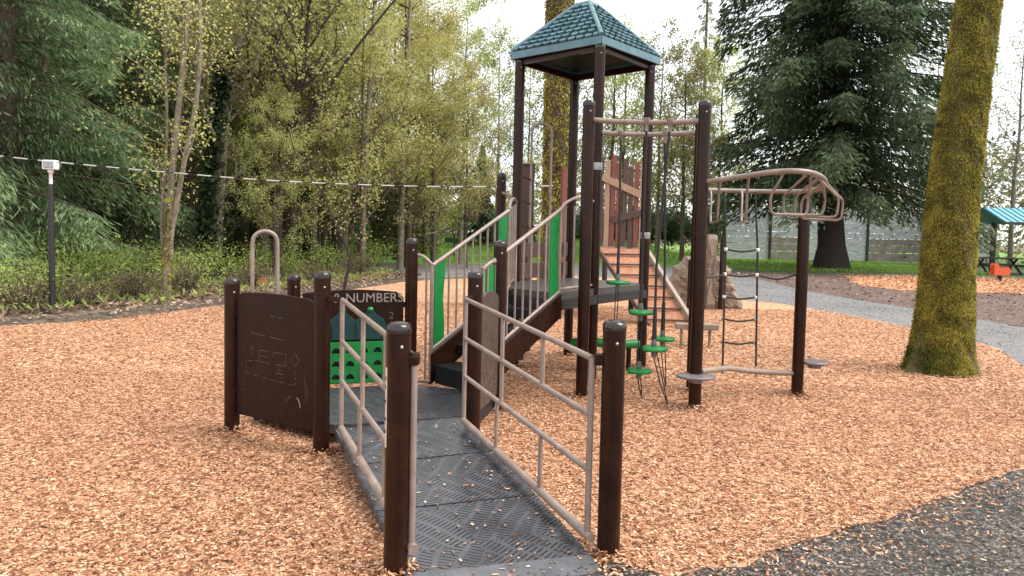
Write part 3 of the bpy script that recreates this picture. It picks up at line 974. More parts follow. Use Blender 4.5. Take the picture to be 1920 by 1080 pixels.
def stringer(p0, ln, za, zb, w=.045):
    a, b = p0 + us * (-.02), p0 + us * ln
    m = MB()
    nrm = V((us.y, -us.x, 0)) * w / 2
    q = [a + ZU * za, b + ZU * zb, b + ZU * (zb - .24), a + ZU * (za - .30)]
    m.add([p + nrm for p in q] + [p - nrm for p in q], [(0, 1, 2, 3), (7, 6, 5, 4), (0, 4, 5, 1), (1, 5, 6, 2), (2, 6, 7, 3), (3, 7, 4, 0)])
    return m.build('stringer', BROWN, PS, .006)
stringer(L0, 1.07, .46, 1.03)
stringer(R0, 1.11, .46, 1.045)

def stair_guard(p0, ln, zt0, zt1, zb0, zb1, inset):
    a, b = p0 + inset, p0 + us * ln + inset
    g = MB()
    g.tube([a + ZU * zt0, b + ZU * zt1], .021, 10)
    g.tube([a + ZU * zb0, b + ZU * zb1], .017, 10)
    for p, z0, z1 in ((a, zb0, zt0), (b, zb1, zt1)):
        g.tube([p + ZU * z0, p + ZU * z1], .016, 10)
    o = g.build('stair_guard', TAN, PS)
    n = 10
    for i in range(1, n):
        t = i / n
        if .16 < t < .84:
            p = a.lerp(b, t)
            MB().tube([p + ZU * (zb0 + (zb1 - zb0) * t), p + ZU * (zt0 + (zt1 - zt0) * t)], .0105, 8, False).build('baluster', TAN, o)
    d = us
    for e0, e1 in ((.022, .155), (ln - .155, ln - .022)):
        t0, t1 = e0 / ln, e1 / ln
        f = lambda t, s: zb0 + (zb1 - zb0) * t + .02 if s == 0 else zt0 + (zt1 - zt0) * t - .025
        ol = [(e0, f(t0, 0)), (e1, f(t1, 0)), (e1 + .0, f(t1, 0) + .15), (e1 - .02, (f(t1, 0) + f(t1, 1)) / 2), (e1, f(t1, 1) - .15), (e1, f(t1, 1)), (e0, f(t0, 1))]
        MB().prism(ol, a, d, ZU, .014).build('end_panel', GREEN, o, .003)
    return o, a, b

gl, gla, glb = stair_guard(L0, 1.06, 1.32, 1.885, .505, 1.065, V((0, 0, 0)))
gr, gra, grb = stair_guard(R0, 1.09, 1.32, 1.895, .505, 1.065, V((0, 0, 0)))

# short rails joining guards and posts
def link_guard(p, q, zt0, zt1, zb, n, hump=0.0):
    p, q = V(p), V(q)
    g = MB()
    g.tube(smooth_path([p + ZU * zt0, p.lerp(q, .5) + ZU * ((zt0 + zt1) / 2 + hump * 1.2), p.lerp(q, .85) + ZU * (zt1 + hump), q + ZU * zt1], 5), .016, 8)
    g.tube([p + ZU * zb, q + ZU * zb], .016, 8)
    g.tube([p + ZU * zb, p + ZU * zt0], .014, 8)
    g.tube([q + ZU * zb, q + ZU * zt1], .014, 8)
    o = g.build('gap_guard', TAN, PS)
    for i in range(n):
        t = (i + .5) / n
        x = p.lerp(q, t)
        MB().tube([x + ZU * zb, x + ZU * (zt0 + (zt1 - zt0) * t)], .0105, 8, False).build('baluster', TAN, o)
    return o
link_guard((-.97, 6.95, 0), (-.775, 6.94, 0), 1.42, 1.33, .19, 2, .03)
link_guard((-.11, 6.60, 0), (-.255, 6.44, 0), 1.38, 1.32, .30, 2, .03)
link_guard((T1.x, T1.y, 0), (grb.x, grb.y, 0), 2.0, 1.90, 1.09, 4, .07)
link_guard((T3.x, T3.y, 0), (glb.x, glb.y, 0), 2.0, 1.90, 1.09, 4, .07)

# tower deck
dk = [grb + us * .02, T1 + V((.02, -.03, 0)), T2 + V((.04, 0, 0)), T4 + V((0, .04, 0)), T3 + V((-.04, 0, 0)), glb + us * .02]
dm = MB()
k = len(dk)
dm.add([V((p.x, p.y, DZ)) for p in dk] + [V((p.x, p.y, DZ - .07)) for p in dk],
       [tuple(range(k)), tuple(range(2 * k - 1, k - 1, -1))] + [(i, i + k, (i + 1) % k + k, (i + 1) % k) for i in range(k)])
dm.build('tower_deck', DECKG, PS)
dfm = MB()
for i in range(k):
    a, b = dk[i], dk[(i + 1) % k]
    dfm.beam(V((a.x, a.y, DZ - .12)), V((b.x, b.y, DZ - .12)), .05, .10)
dfm.build('deck_frame', BLACK, PS)
# boards, hoop and hood on the far side of the deck
e34 = (T4 - T3).normalized()
bw_ = MB()
L34 = (T4 - T3).length
for z0, z1 in ((DZ + .03, DZ + .22), (DZ + .29, DZ + .47)):
    bw_.beam(T3 + e34 * .08 + ZU * (z0 + z1) / 2, T4 - e34 * .08 + ZU * (z0 + z1) / 2, .03, z1 - z0)
bw_.build('barrier_board', PLKD, PS, .006)
hb = T3.lerp(T4, .40)
hx = V((1, .1, 0)).normalized() * .125
hp = [hb - hx + ZU * DZ, hb - hx + ZU * 2.86] + [hb - hx * math.cos(a) + ZU * (2.90 + .11 * math.sin(a)) for a in [math.pi * i / 10 for i in range(1, 10)]] + [hb + hx + ZU * 2.86, hb + hx + ZU * DZ]
MB().tube(hp, .016, 10).build('hoop_handle', TAN, PS)
hd = MB()
for z in (1.75, 2.05, 2.35):
    hd.tube([T3 + ZU * z, hb - hx + ZU * (z - .05)], .012, 8)
hd.build('hoop_bracket', BROWN, PS)
MB().box((.20, 9.9, 1.28), (.145, .10, 2.55), rz=.3).build('slide_hood', PLKD, PS, .01)
MB().box((.20, 9.9, 2.565), (.165, .12, .03), rz=.3).build('hood_cap', PLKD, PS, .006)
MB().box(T3.lerp(T4, .84) + ZU * (DZ + .72), (.115, .03, 1.44), rz=math.atan2(e34.y, e34.x)).build('red_board', PLKR, PS, .005)
MB().tube([(-.16, 9.5, 2.16), (-.02, 9.15, 2.10), (T3.x, T3.y, 2.05)], .02, 8).build('tie_rail', TAN, PS)
MB().tube([(-.16, 9.5, 1.86), (-.02, 9.15, 1.93), (T3.x, T3.y, 1.93)], .016, 8).build('tie_rail', TAN, PS)
tp_ = T1 + V((-.075, -.06, 0))
MB().tube([tp_ + ZU * DZ, tp_ + ZU * 2.45, tp_ + V((.02, .02, 2.58)), T1 + ZU * 2.62], .017, 10).build('hand_pole', TAN, PS)

# roof of staggered moulded shingles
CX = (T1 + T2 + T3 + T4) / 4
corner = [CX + (t - CX).normalized() * .90 for t in (T1, T2, T4, T3)]
ZE, ZA, TOP = 3.79, 4.37, 0.13
rf = bpy.data.objects.new('roof', None)
rm = MB()
shell = MB()
for i in range(4):
    a, b = corner[i], corner[(i + 1) % 4]
    a, b = a + ZU * ZE, b + ZU * ZE
    ca, cb = CX + (corner[i] - CX) * TOP + ZU * ZA, CX + (corner[(i + 1) % 4] - CX) * TOP + ZU * ZA
    shell.add([a, b, cb, ca], [(0, 1, 2, 3)])
    nrm = (b - a).cross(ca - a).normalized()
    if nrm.z < 0:
        nrm = -nrm
    rows = 9
    for r_ in range(rows):
        t0, t1 = r_ / rows, (r_ + 1.12) / rows
        t1 = min(1, t1)
        pl, pr_ = a.lerp(ca, t0), b.lerp(cb, t0)
        ql, qr = a.lerp(ca, t1), b.lerp(cb, t1)
        wd = (pr_ - pl).length
        cnt = max(2, int(round(wd / .118)))
        off = .5 if r_ % 2 else 0
        for c_ in range(-1, cnt + 1):
            x0, x1 = (c_ + off + .085) / cnt, (c_ + off + .915) / cnt
            x0, x1 = max(0.035, x0), min(.965, x1)
            if x1 - x0 < .02:
                continue
            dz = random.uniform(.026, .036)
            A0, A1 = pl.lerp(pr_, x0) + nrm * dz, pl.lerp(pr_, x1) + nrm * dz
            B1, B0 = ql.lerp(qr, x1) + nrm * .004, ql.lerp(qr, x0) + nrm * .004
            ch = (A1 - A0) * .18
            dn = (ql - pl).normalized() * .018
            rm.add([A0 + dn, A0 + ch, A1 - ch, A1 + dn, B1, B0, A0 + dn - nrm * .022, A0 + ch - nrm * .022, A1 - ch - nrm * .022, A1 + dn - nrm * .022],
                   [(0, 1, 2, 3, 4, 5), (0, 6, 7, 1), (1, 7, 8, 2), (2, 8, 9, 3)])
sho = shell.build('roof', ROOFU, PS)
rm.build('shingles', ROOFM, sho)
hm = MB()
for i in range(4):
    a = corner[i] + ZU * (ZE + .012)
    c_ = CX + (corner[i] - CX) * TOP + ZU * (ZA + .012)
    hm.tube([a, a.lerp(c_, .5) + ZU * .002, c_], .028, 8)
hm.build('hip_cap', ROOFM, sho)
tcap = MB()
tq = [CX + (c - CX) * (TOP + .05) for c in corner]
tcap.add([q + ZU * (ZA - .03) for q in tq] + [CX + (q - CX) * .75 + ZU * (ZA + .035) for q in tq], [(0, 1, 5, 4), (1, 2, 6, 5), (2, 3, 7, 6), (3, 0, 4, 7), (4, 5, 6, 7)])
tcap.build('peak_cap', ROOFM, sho, .008)
fm = MB()
for i in range(4):
    a, b = corner[i], corner[(i + 1) % 4]
    fm.beam(a + ZU * (ZE - .045), b + ZU * (ZE - .045), .025, .085)
fm.build('fascia', ROOFM, sho, .004)
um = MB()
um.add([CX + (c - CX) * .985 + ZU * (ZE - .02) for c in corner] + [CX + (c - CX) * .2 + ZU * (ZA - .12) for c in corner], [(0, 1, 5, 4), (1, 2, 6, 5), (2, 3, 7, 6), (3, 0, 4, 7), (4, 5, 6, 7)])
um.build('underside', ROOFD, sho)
bm_ = MB()
for p, q in ((T1, T2), (T2, T4), (T4, T3), (T3, T1)):
    bm_.beam(p + ZU * 3.68, q + ZU * 3.68, .03, .07)
bm_.build('roof_beam', BROWN, sho)

# pod climber: two cross bars, four ropes, green pods
f1, f2 = P1 + ZU * 2.79, P2 + ZU * 2.75
b1, b2 = T1 + ZU * 2.76, P4 + ZU * 2.74
MB().tube(smooth_path([f1, f1.lerp(f2, .3) - ZU * .02, f1.lerp(f2, .7) - ZU * .02, f2], 5), .026, 12).build('cross_bar', TAN, PS)
MB().tube(smooth_path([b1, b1.lerp(b2, .3) - ZU * .02, b1.lerp(b2, .7) - ZU * .02, b2], 5), .026, 12).build('cross_bar', TAN, PS)

def pod(c, parent, r=.125, rot=0):
    n = 28
    m = MB()
    vs = []
    lev = [(1.0, 0.0), (1.02, .012), (.97, .024), (.5, .032), (.14, .036)]
    low = [(.96, -.010), (.4, -.016), (.14, -.018)]
    rings = low[::-1] + lev
    for s, z in rings:
        for k in range(n):
            a = 2 * math.pi * k / n
            rr_ = r * s * (1 + (.07 * math.cos(3 * a + rot) + .03 * math.cos(5 * a)) * min(1, s))
            vs.append(V(c) + V((rr_ * math.cos(a), rr_ * math.sin(a), z)))
    fs = []
    for i in range(len(rings) - 1):
        for k in range(n):
            fs.append((i * n + k, i * n + (k + 1) % n, (i + 1) * n + (k + 1) % n, (i + 1) * n + k))
    m.add(vs, fs, True)
    m.add(vs[:n], [tuple(range(n))[::-1]])
    m.add(vs[-n:], [tuple(range(n))])
    m.build('green_pod', GREEN, parent)
    MB().lathe(V(c), [(.022, -.075), (.026, -.06), (.024, -.019), (.024, .036), (.028, .05), (.020, .10)], 12).build('collar', TEALP if False else DISC, parent)

def climbing_rope(top, pods, base, spread=.014):
    m = MB()
    top, base = V(top), V(base)
    m.tube([top, V((pods[0][0], pods[0][1], pods[0][2] + .8 if pods[0][2] + .8 < top.z else pods[0][2] + .1)), V(pods[0])], .013, 7)
    last = V(pods[-1])
    for s in (-spread, spread):
        m.tube([V(pods[0]) + V((s * .6, 0, .4)), V(pods[0]) + V((s, 0, 0)), last + V((s * .7, 0, 0))] if len(pods) > 1 else [V(pods[0]) + V((s * .6, 0, .4)), V(pods[0]) + V((s, 0, 0))], .006, 6)
        m.tube([last + V((s, 0, 0)), last.lerp(base, .55) + V((s * .8, 0, -.02)), base], .006, 6)
    o = m.build('climbing_rope', ROPE, PS)
    for i, p in enumerate(pods):
        pod(p, o, .125 if i == 0 else .12, i * 1.3 + p[0] * 5)
    MB().lathe(V((top.x, top.y, top.z - .09)), [(.018, 0), (.02, .02), (.02, .07), (.034, .085), (.034, .13)], 12).build('hanger', TAN, o)
    return o
climbing_rope((1.145, 7.84, 2.73), [(1.136, 7.7, 1.13)], (1.10, 7.66, 0.0))
climbing_rope((1.275, 7.04, 2.75), [(1.28, 7.08, .885), (1.275, 7.05, .31)], (1.352, 7.27, 0.0))
climbing_rope((1.487, 6.97, 2.74), [(1.401, 6.97, .545)], (1.552, 6.958, 0.0), .02)
climbing_rope((1.592, 7.70, 2.72), [(1.62, 7.62, .545)], (1.70, 7.75, 0.0), .02)
# low green beam behind the ropes
gb = MB()
gb.tube(smooth_path([(.73, 8.6, .33), (.95, 8.55, .36), (1.25, 8.55, .33), (1.54, 8.6, .34)], 5), .055, 12)
gbo = gb.build('green_beam', GREEN, PS)
gl2 = MB()
for x in (.86, 1.42):
    gl2.tube([(x, 8.56, -.02), (x, 8.56, .33)], .03, 10)
gl2.build('beam_leg', BROWN, gbo)

# overhead loop ladder from the rope bay to the far post
HZ = 2.19
rail = [P2 + ZU * (HZ - .02), V((2.12, 6.56, HZ + .03)), V((2.36, 6.32, HZ + .055)), V((2.60, 6.32, HZ + .045)), V((2.86, 6.66, HZ + .01)), V((3.02, 7.10, HZ - .03)),
        V((2.98, 7.42, HZ - .05)), V((2.75, 7.58, HZ - .05)), V((2.45, 7.62, HZ - .05)), V((2.1, 7.61, HZ - .05)), P4 + ZU * (HZ - .05)]
ml = MB().tube(smooth_path(rail, 6), .024, 12).build('overhead_rail', TAN, PS)
MB().lathe(PM + ZU * (HZ - .12), [(.066, 0), (.068, .01), (.068, .12), (.066, .13)], 20).build('clamp', BROWN, ml)

def rung(pts, r=.0125):
    return MB().tube(smooth_path(pts, 4), r, 8).build('loop_rung', TAN, ml)
def hanger(pa_, pb_, drop=.30, wd=.30):
    """hexagonal hanging handle between two rail points"""
    pa_, pb_ = V(pa_), V(pb_)
    d = (pb_ - pa_)
    a1, b1_ = pa_ + d * .18 - ZU * .11, pb_ - d * .10 - ZU * .06
    lo = -ZU * drop
    pts = [pa_, a1, a1 + lo * .72, a1 + d * .05 + lo, b1_ - d * .05 + lo - ZU * .03, b1_ + lo * .75, b1_, pb_]
    out = []
    for i, p in enumerate(pts):
        out.append(p)
    rung_o = MB().tube(out, .0125, 8).build('loop_rung', TAN, ml)
    return rung_o
hanger((1.93, 6.75, HZ - .01), (2.07, 7.61, HZ - .05), .26)
hanger((2.13, 6.56, HZ + .03), (2.40, 7.61, HZ - .05), .26)
# wide loops at the turn, seen nearly face on
def round_corners(pts, r):
    out = [pts[0]]
    for a, b, c in zip(pts, pts[1:], pts[2:]):
        da, dc = (a - b), (c - b)
        k = min(r, da.length * .45, dc.length * .45)
        p, q = b + da.normalized() * k, b + dc.normalized() * k
        for i in range(5):
            t = i / 4
            out.append(p * (1 - t) ** 2 + b * 2 * t * (1 - t) + q * t * t)
    return out + [pts[-1]]
def face_loop(p0, p1, kl, kr, bl, br):
    """six-sided hanging loop: from the rail out to two shoulders, down, and across the bottom"""
    pts = [V(p) for p in (p0, kl, bl, br, kr, p1)]
    MB().tube(round_corners(pts, .055), .0115, 8).build('loop_rung', TAN, ml)
face_loop((2.36, 6.33, HZ + .04), (2.60, 6.33, HZ + .03), (2.30, 6.48, 2.03), (2.70, 6.62, 2.02), (2.32, 6.50, 1.875), (2.70, 6.64, 1.875))
face_loop((2.56, 6.33, HZ + .03), (2.78, 6.55, HZ + .01), (2.56, 6.85, 2.06), (2.96, 6.86, 2.03), (2.57, 6.87, 1.885), (2.95, 6.88, 1.885))
face_loop((2.70, 6.46, HZ + .02), (2.72, 6.48, HZ + .01), (3.05, 6.78, 2.05), (2.72, 6.96, 2.06), (3.05, 6.80, 1.865), (2.72, 6.98, 1.87))
face_loop((2.86, 6.66, HZ), (2.88, 6.70, HZ), (3.17, 6.95, 2.03), (2.84, 7.12, 2.04), (3.17, 6.97, 1.84), (2.84, 7.14, 1.85))

# rope ladder with side ropes
rlm = MB()
xl, xr, yl = 2.222, 2.555, 7.50
rlm.tube([(xl - .01, yl + .1, HZ - .06), (xl, yl, 1.5), (xl + .005, yl - .03, .28)], .011, 7)
rlm.tube([(xr - .015, yl + .1, HZ - .06), (xr, yl, 1.5), (xr + .02, yl - .03, .28)], .011, 7)
rlo = rlm.build('rope_ladder', ROPE, PS)
for z in (1.525, 1.265, 1.03, .795, .555):
    MB().tube(smooth_path([(xl, yl, z), ((xl + xr) / 2, yl, z - .022), (xr + .005, yl, z)], 5), .010, 7).build('rope_rung', ROPE, rlo)
    cl = MB()
    for x in (xl, xr):
        cl.lathe((x, yl - .004, z - .018), [(.013, 0), (.019, .006), (.019, .03), (.013, .036)], 10)
    cl.build('rope_clamp', WHITE if z > 1 else STEEL, rlo)
MB().tube(smooth_path([(xr, yl, 1.26), (2.78, yl, 1.225), (PM.x - .06, PM.y, 1.275)], 5), .010, 7).build('side_rope', ROPE, rlo)
MB().tube(smooth_path([(xl, yl, 1.265), (2.05, 7.3, 1.24), (P2.x + .04, P2.y + .05, 1.27)], 5), .010, 7).build('side_rope', ROPE, rlo)
ea = MB()
for x in (xl + .005, xr + .02):
    ea.lathe((x, yl - .03, .22), [(.012, 0), (.018, .01), (.018, .07), (.010, .09)], 10)
ea.build('rope_end', STEEL, rlo)
# low balance beam and step discs
MB().tube(smooth_path([(P2.x + .05, P2.y, .36), (2.2, 7.18, .335), (2.5, 7.40, .27), (2.8, 7.48, .245), (PM.x - .05, PM.y, .24)], 6), .028, 12).build('balance_beam', TAND, PS)
def step_disc(c, rx, ry, rot=0):
    m = MB()
    n = 28
    vs = []
    rings = [(.90, -.018), (.98, -.012), (1, 0), (.98, .008), (.88, .012), (.3, .013)]
    for s, z in rings:
        for k in range(n):
            a = 2 * math.pi * k / n
            vs.append(V(c) + V((rx * s * math.cos(a), ry * s * math.sin(a), z)))
    fs = [(i * n + k, i * n + (k + 1) % n, (i + 1) * n + (k + 1) % n, (i + 1) * n + k) for i in range(len(rings) - 1) for k in range(n)]
    m.add(vs, fs, True)
    m.add(vs[:n], [tuple(range(n))[::-1]])
    m.add(vs[-n:], [tuple(range(n))])
    o = m.build('step_disc', DISC, PS)
    MB().lathe(V(c) - ZU * .06, [(.062, 0), (.066, .005), (.07, .03)], 18).build('disc_bracket', DISC, o)
step_disc((1.775, 6.80, .325), .19, .15)
step_disc((3.20, 7.50, .36), .135, .14)

# extra chips heaped round the post feet, added to give contact shade
hx, hy = [], []
for (x, y) in POSTS:
    k = 300
    a = RNG.uniform(0, 6.28, k)
    rr_ = .06 + np.abs(RNG.normal(0, .09, k))
    hx.append(np.stack([x + rr_ * np.cos(a), y + rr_ * np.sin(a), .012 + .045 * np.exp(-((rr_ - .06) / .07) ** 1.5) * RNG.random(k)], 1))
hp_ = np.concatenate(hx)
k = len(hp_)
a = RNG.uniform(0, 6.28, k)
A = np.stack([np.cos(a), np.sin(a), RNG.normal(0, .35, k)], 1)
B = np.stack([-np.sin(a), np.cos(a), RNG.normal(0, .4, k)], 1)
l, w_ = RNG.uniform(.012, .04, (k, 1)), RNG.uniform(.006, .013, (k, 1))
hq = np.stack([hp_ - A * l / 2 - B * w_ / 2, hp_ + A * l / 2 - B * w_ / 2, hp_ + A * l / 2 + B * w_ / 2, hp_ - A * l / 2 + B * w_ / 2], 1)
tag(raw_quads('contact_shade_chips', CHIPM, hq, RNG.random(k)), 'loose chips added round the feet of the brown posts for contact shade', 'wood chips', None, 'stuff')

# ------------------------------------------------------------------ second fort with plank wall and sloping climber
FT = thing('climbing_fort', 'small fort with red and tan plank wall above a sloping orange brown climber', 'climbing fort', (2.1, 14.5, 0))
def fp(m, name, mat, parent=FT, bevel=0):
    o = m.build(name, mat, None, bevel)
    o.parent = parent
    root = parent
    o.matrix_parent_inverse = Matrix.Translation((-2.1, -14.5, 0))
    return o
for x, y in ((1.62, 14.15), (2.62, 14.2), (1.55, 15.2), (2.55, 15.25)):
    fp(MB().lathe((x, y, 0), [(.06, -.05), (.06, 2.0 if y < 15 else 2.2), (.045, 2.03 if y < 15 else 2.23)], 16), 'post', BROWN)
fp(MB().box((2.09, 14.68, 1.31), (1.1, 1.1, .08), rz=.05), 'deck', DECKG)
pcols = [(PLKD, 0), (PLKT, 1), (PLKR, 2), (PLKR, 3), (PLKD, 4), (PLKD, 5), (PLKR, 6), (PLKT, 7)]
hts = [1.72, 1.70, 1.76, 1.66, 1.70, 1.60, 1.62, 1.66]
for (mt, i), h in zip(pcols, hts):
    o = MB().box((1.70 + i * .114, 14.02, 1.38 + h / 2 - (.05 if i % 2 else 0)), (.097, .03, h), rot=Matrix.Rotation(random.uniform(-.02, .02), 3, 'Y'))
    fp(o, 'plank', mt, FT, .005)
def batten(a, b, mt):
    a, b = V(a), V(b)
    d = (b - a)
    L = d.length
    ang = math.atan2(d.z, d.x)
    fp(MB().box((a + b) / 2, (L, .03, .13), rot=Matrix.Rotation(-ang, 3, 'Y')), 'batten', mt, FT, .005)
batten((1.70, 13.985, 2.72), (2.52, 13.985, 2.36), PLKT)
batten((1.92, 13.985, 1.90), (2.55, 13.985, 2.06), PLKD)
# climber surface
ct0, ct1 = V((1.64, 14.0, 1.35)), V((2.56, 14.02, 1.35))
cb0, cb1 = V((2.46, 12.72, 0.02)), V((3.24, 12.66, 0.02))
cn = (ct1 - ct0).cross(cb0 - ct0).normalized()
cn = cn if cn.z > 0 else -cn
q = [cb0, cb1, ct1, ct0]
fp(MB().add(q + [p - cn * .04 for p in q], [(0, 1, 2, 3), (7, 6, 5, 4), (0, 4, 5, 1), (1, 5, 6, 2), (2, 6, 7, 3), (3, 7, 4, 0)]), 'climber_board', CLIMB)
for i in range(7):
    t = .06 + i / 7 * .98
    a, b = cb0.lerp(ct0, t), cb1.lerp(ct1, t)
    fp(MB().tube([a + cn * .03, b + cn * .03], .016, 8), 'climber_rung', PLKD)
fp(MB().beam(cb1 + cn * .02, ct1 + cn * .02, .09, .12), 'side_rail', TAND, FT, .01)
fp(MB().beam(cb0 + cn * .0, ct0 + cn * .0, .05, .08), 'side_rail', PLKD, FT, .01)

# low tan plank step in front of the climber
BS = thing('balance_step', 'low tan plank step on steel legs right of the sloping climber', 'balance step', (2.75, 10.6, 0))
o = MB().box((0, 0, .30), (.62, .18, .085), rz=-.12).build('plank', TAND, BS, .01)
for x in (-.22, .20):
    MB().lathe((x, 0, -.02), [(.022, 0), (.022, .29)], 10).build('leg', TAND, BS)

# stepped rock wall
RW = thing('rock_climbing_wall', 'stepped tan moulded rock wall standing beside the gravel path', 'climbing wall', (4.22, 16.0, 0))
RW.scale = (.92, .92, .96)
rs = []
prof_l = [(-.92, 0), (-.92, .28), (-.80, .45), (-.80, .62), (-.68, .80), (-.66, .95), (-.50, 1.08), (-.42, 1.22), (-.15, 1.18), (-.05, 1.1), (.0, 1.1)]
prof_r = [(.05, 1.1), (.28, 1.22), (.50, 1.18), (.56, 1.02), (.70, .90), (.70, .70), (.82, .55), (.80, .38), (.95, .25), (1.0, 0)]
olr = [(x, z) for x, z in prof_l + prof_r][::-1]
rk = MB()
# rough faced slab: grid filled inside outline, displaced
def rough_slab(ol, y0, th, n=26, amp=.05, seed=1):
    rr_ = random.Random(seed)
    fr, bk = [], []
    k = len(ol)
    cxx, czz = sum(p[0] for p in ol) / k, sum(p[1] for p in ol) / k
    rings = [1.0, .86, .68, .48, .26, .08]
    vs, fs = [], []
    for side in (-1, 1):
        o_ = len(vs)
        for j, s in enumerate(rings):
            for x, z in ol:
                dep = th / 2 * (.55 if j == 0 else 1) + (rr_.uniform(-amp, amp) if j else 0)
                vs.append((cxx + (x - cxx) * s, y0 + side * dep, czz + (z - czz) * s))
        for j in range(len(rings) - 1):
            for i in range(k):
                f = (o_ + j * k + i, o_ + j * k + (i + 1) % k, o_ + (j + 1) * k + (i + 1) % k, o_ + (j + 1) * k + i)
                fs.append(f if side < 0 else f[::-1])
        fs.append(tuple(o_ + (len(rings) - 1) * k + i for i in range(k)))
    n2 = len(rings) * k
    for i in range(k):
        fs.append((i, (i + 1) % k, n2 + (i + 1) % k, n2 + i))
    return MB().add(vs, fs)
rough_slab(wobble(olr, .03, .09, 4), 0, .26, amp=.02, seed=5).build('rock_slab', ROCKM, RW)
rough_slab(wobble([(.06, 0), (.28, 0), (.28, 1.68), (.24, 1.72), (.10, 1.72), (.06, 1.68)][::-1][::-1], .012, .12, 5), -.22, .18, amp=.02, seed=6).build('rock_pillar', ROCKM, RW)
MB().lathe((.40, -.30, 0), [(.055, -.05), (.055, 1.62), (.04, 1.66)], 14).build('post', BROWN, RW)
MB().lathe((-.86 + .5, -.34, 0), [(.05, -.05), (.05, 1.1), (.035, 1.14)], 14).build('post', BROWN, RW)
hld = MB()
rh_ = random.Random(11)
for i in range(9):
    x, z = rh_.uniform(-.6, .85), rh_.uniform(.15, .85)
    hld.lathe((x, -.19, z), [(.01, -.03), (.045, -.02), (.05, .01), (.02, .04)], 8)
hld.build('hand_hold', TAND, RW)

# short dark bollard on the path side
o = MB().lathe((2.66, 20.6, 0), [(.075, -.03), (.075, .86), (.06, .90), (.02, .92)], 16).build('bollard', BARKD)
tag(o, 'short dark wooden bollard on the gravel path behind the sloping climber', 'bollard')

# ------------------------------------------------------------------ lamp pole and light string
LP = thing('light_pole', 'slim black pole with white box on top at the chip bed edge', 'light pole', (-8.28, 12.93, 0))
MB().lathe((0, 0, 0), [(.055, .03), (.05, .9), (.042, 2.2), (.036, 2.3)], 14).build('pole', BLACK, LP)
MB().lathe((0, 0, 0), [(.18, -.02), (.18, .02), (.15, .05), (.06, .07), (.055, .10)], 20).build('base', BLACK, LP)
MB().lathe((0, 0, 2.3), [(.03, 0), (.03, .2), (.05, .21), (.05, .25)], 12).build('neck', WHITE, LP)
hb_ = MB().box((0, 0, 2.64), (.24, .14, .17)).build('white_box', WHITE, LP, .02)
MB().box((0, -.062, 2.64), (.19, .03, .12)).build('box_face', STEEL, hb_, .006)
LS = thing('light_string', 'sagging cable of white tubes strung from the slim pole across the wood edge', 'light string', (-8.28, 12.93, 2.7))
sp_ = smooth_path([(-14.5, 12.6, 3.35), (-11.0, 12.75, 2.92), (-9.16, 12.88, 2.775), (-8.28, 12.93, 2.70), (-6.31, 12.9, 2.56), (-4.41, 12.9, 2.45), (-2.5, 12.9, 2.405), (-.89, 12.9, 2.41), (1.2, 13.3, 2.50), (1.62, 14.05, 2.55)], 30)
cb = MB().tube([p - V((-8.28, 12.93, 2.7)) for p in sp_], .008, 6).build('cable', BLACK, LS)
dist = [0]
for a, b in zip(sp_, sp_[1:]):
    dist.append(dist[-1] + (b - a).length)
def at_len(s):
    for i in range(len(dist) - 1):
        if dist[i + 1] >= s:
            t = (s - dist[i]) / max(1e-6, dist[i + 1] - dist[i])
            return sp_[i].lerp(sp_[i + 1], t)
    return sp_[-1]
s_ = .3
while s_ < dist[-1] - .3:
    a, b = at_len(s_), at_len(s_ + .235)
    off = V((-8.28, 12.93, 2.7))
    MB().tube([a - off, b - off], .0115, 8).build('white_tube', TUBEM, LS)
    s_ += .41

# ------------------------------------------------------------------ trees
def trunk_mesh(path, r0, r1, n=12, flare=1.0, rough=.06, seed=1, flare_h=.7):
    """tapered, uneven trunk along a smoothed path"""
    rr_ = random.Random(seed)
    P = smooth_path(path, 8)
    m = MB()
    ph = [rr_.uniform(0, 6.28) for _ in range(4)]
    vs, fs = [], []
    K = len(P)
    z0 = P[0].z
    for i, p in enumerate(P):
        t = i / (K - 1)
        r = r0 + (r1 - r0) * t
        fl = (flare - 1) * math.exp(-(p.z - z0) / flare_h * 2.2)
        for k in range(n):
            a = 2 * math.pi * k / n
            lob = .6 + .4 * math.cos(5 * a + ph[0]) + .3 * math.cos(3 * a + ph[2])
            q = r * (1 + fl * max(.25, lob) + rough * math.sin(3 * a + ph[1] + p.z * 1.7) + rough * .7 * math.sin(5 * a + p.z * 3.1 + ph[3]) + rr_.uniform(-rough, rough) * .5)
            vs.append(p + V((q * math.cos(a), q * math.sin(a), 0)))
    for i in range(K - 1):
        for k in range(n):
            a, b = i * n + k, i * n + (k + 1) % n
            fs.append((a, b, b + n, a + n))
    m.add(vs, fs, True)
    m.add(vs[-n:], [tuple(range(n))])
    return m, P

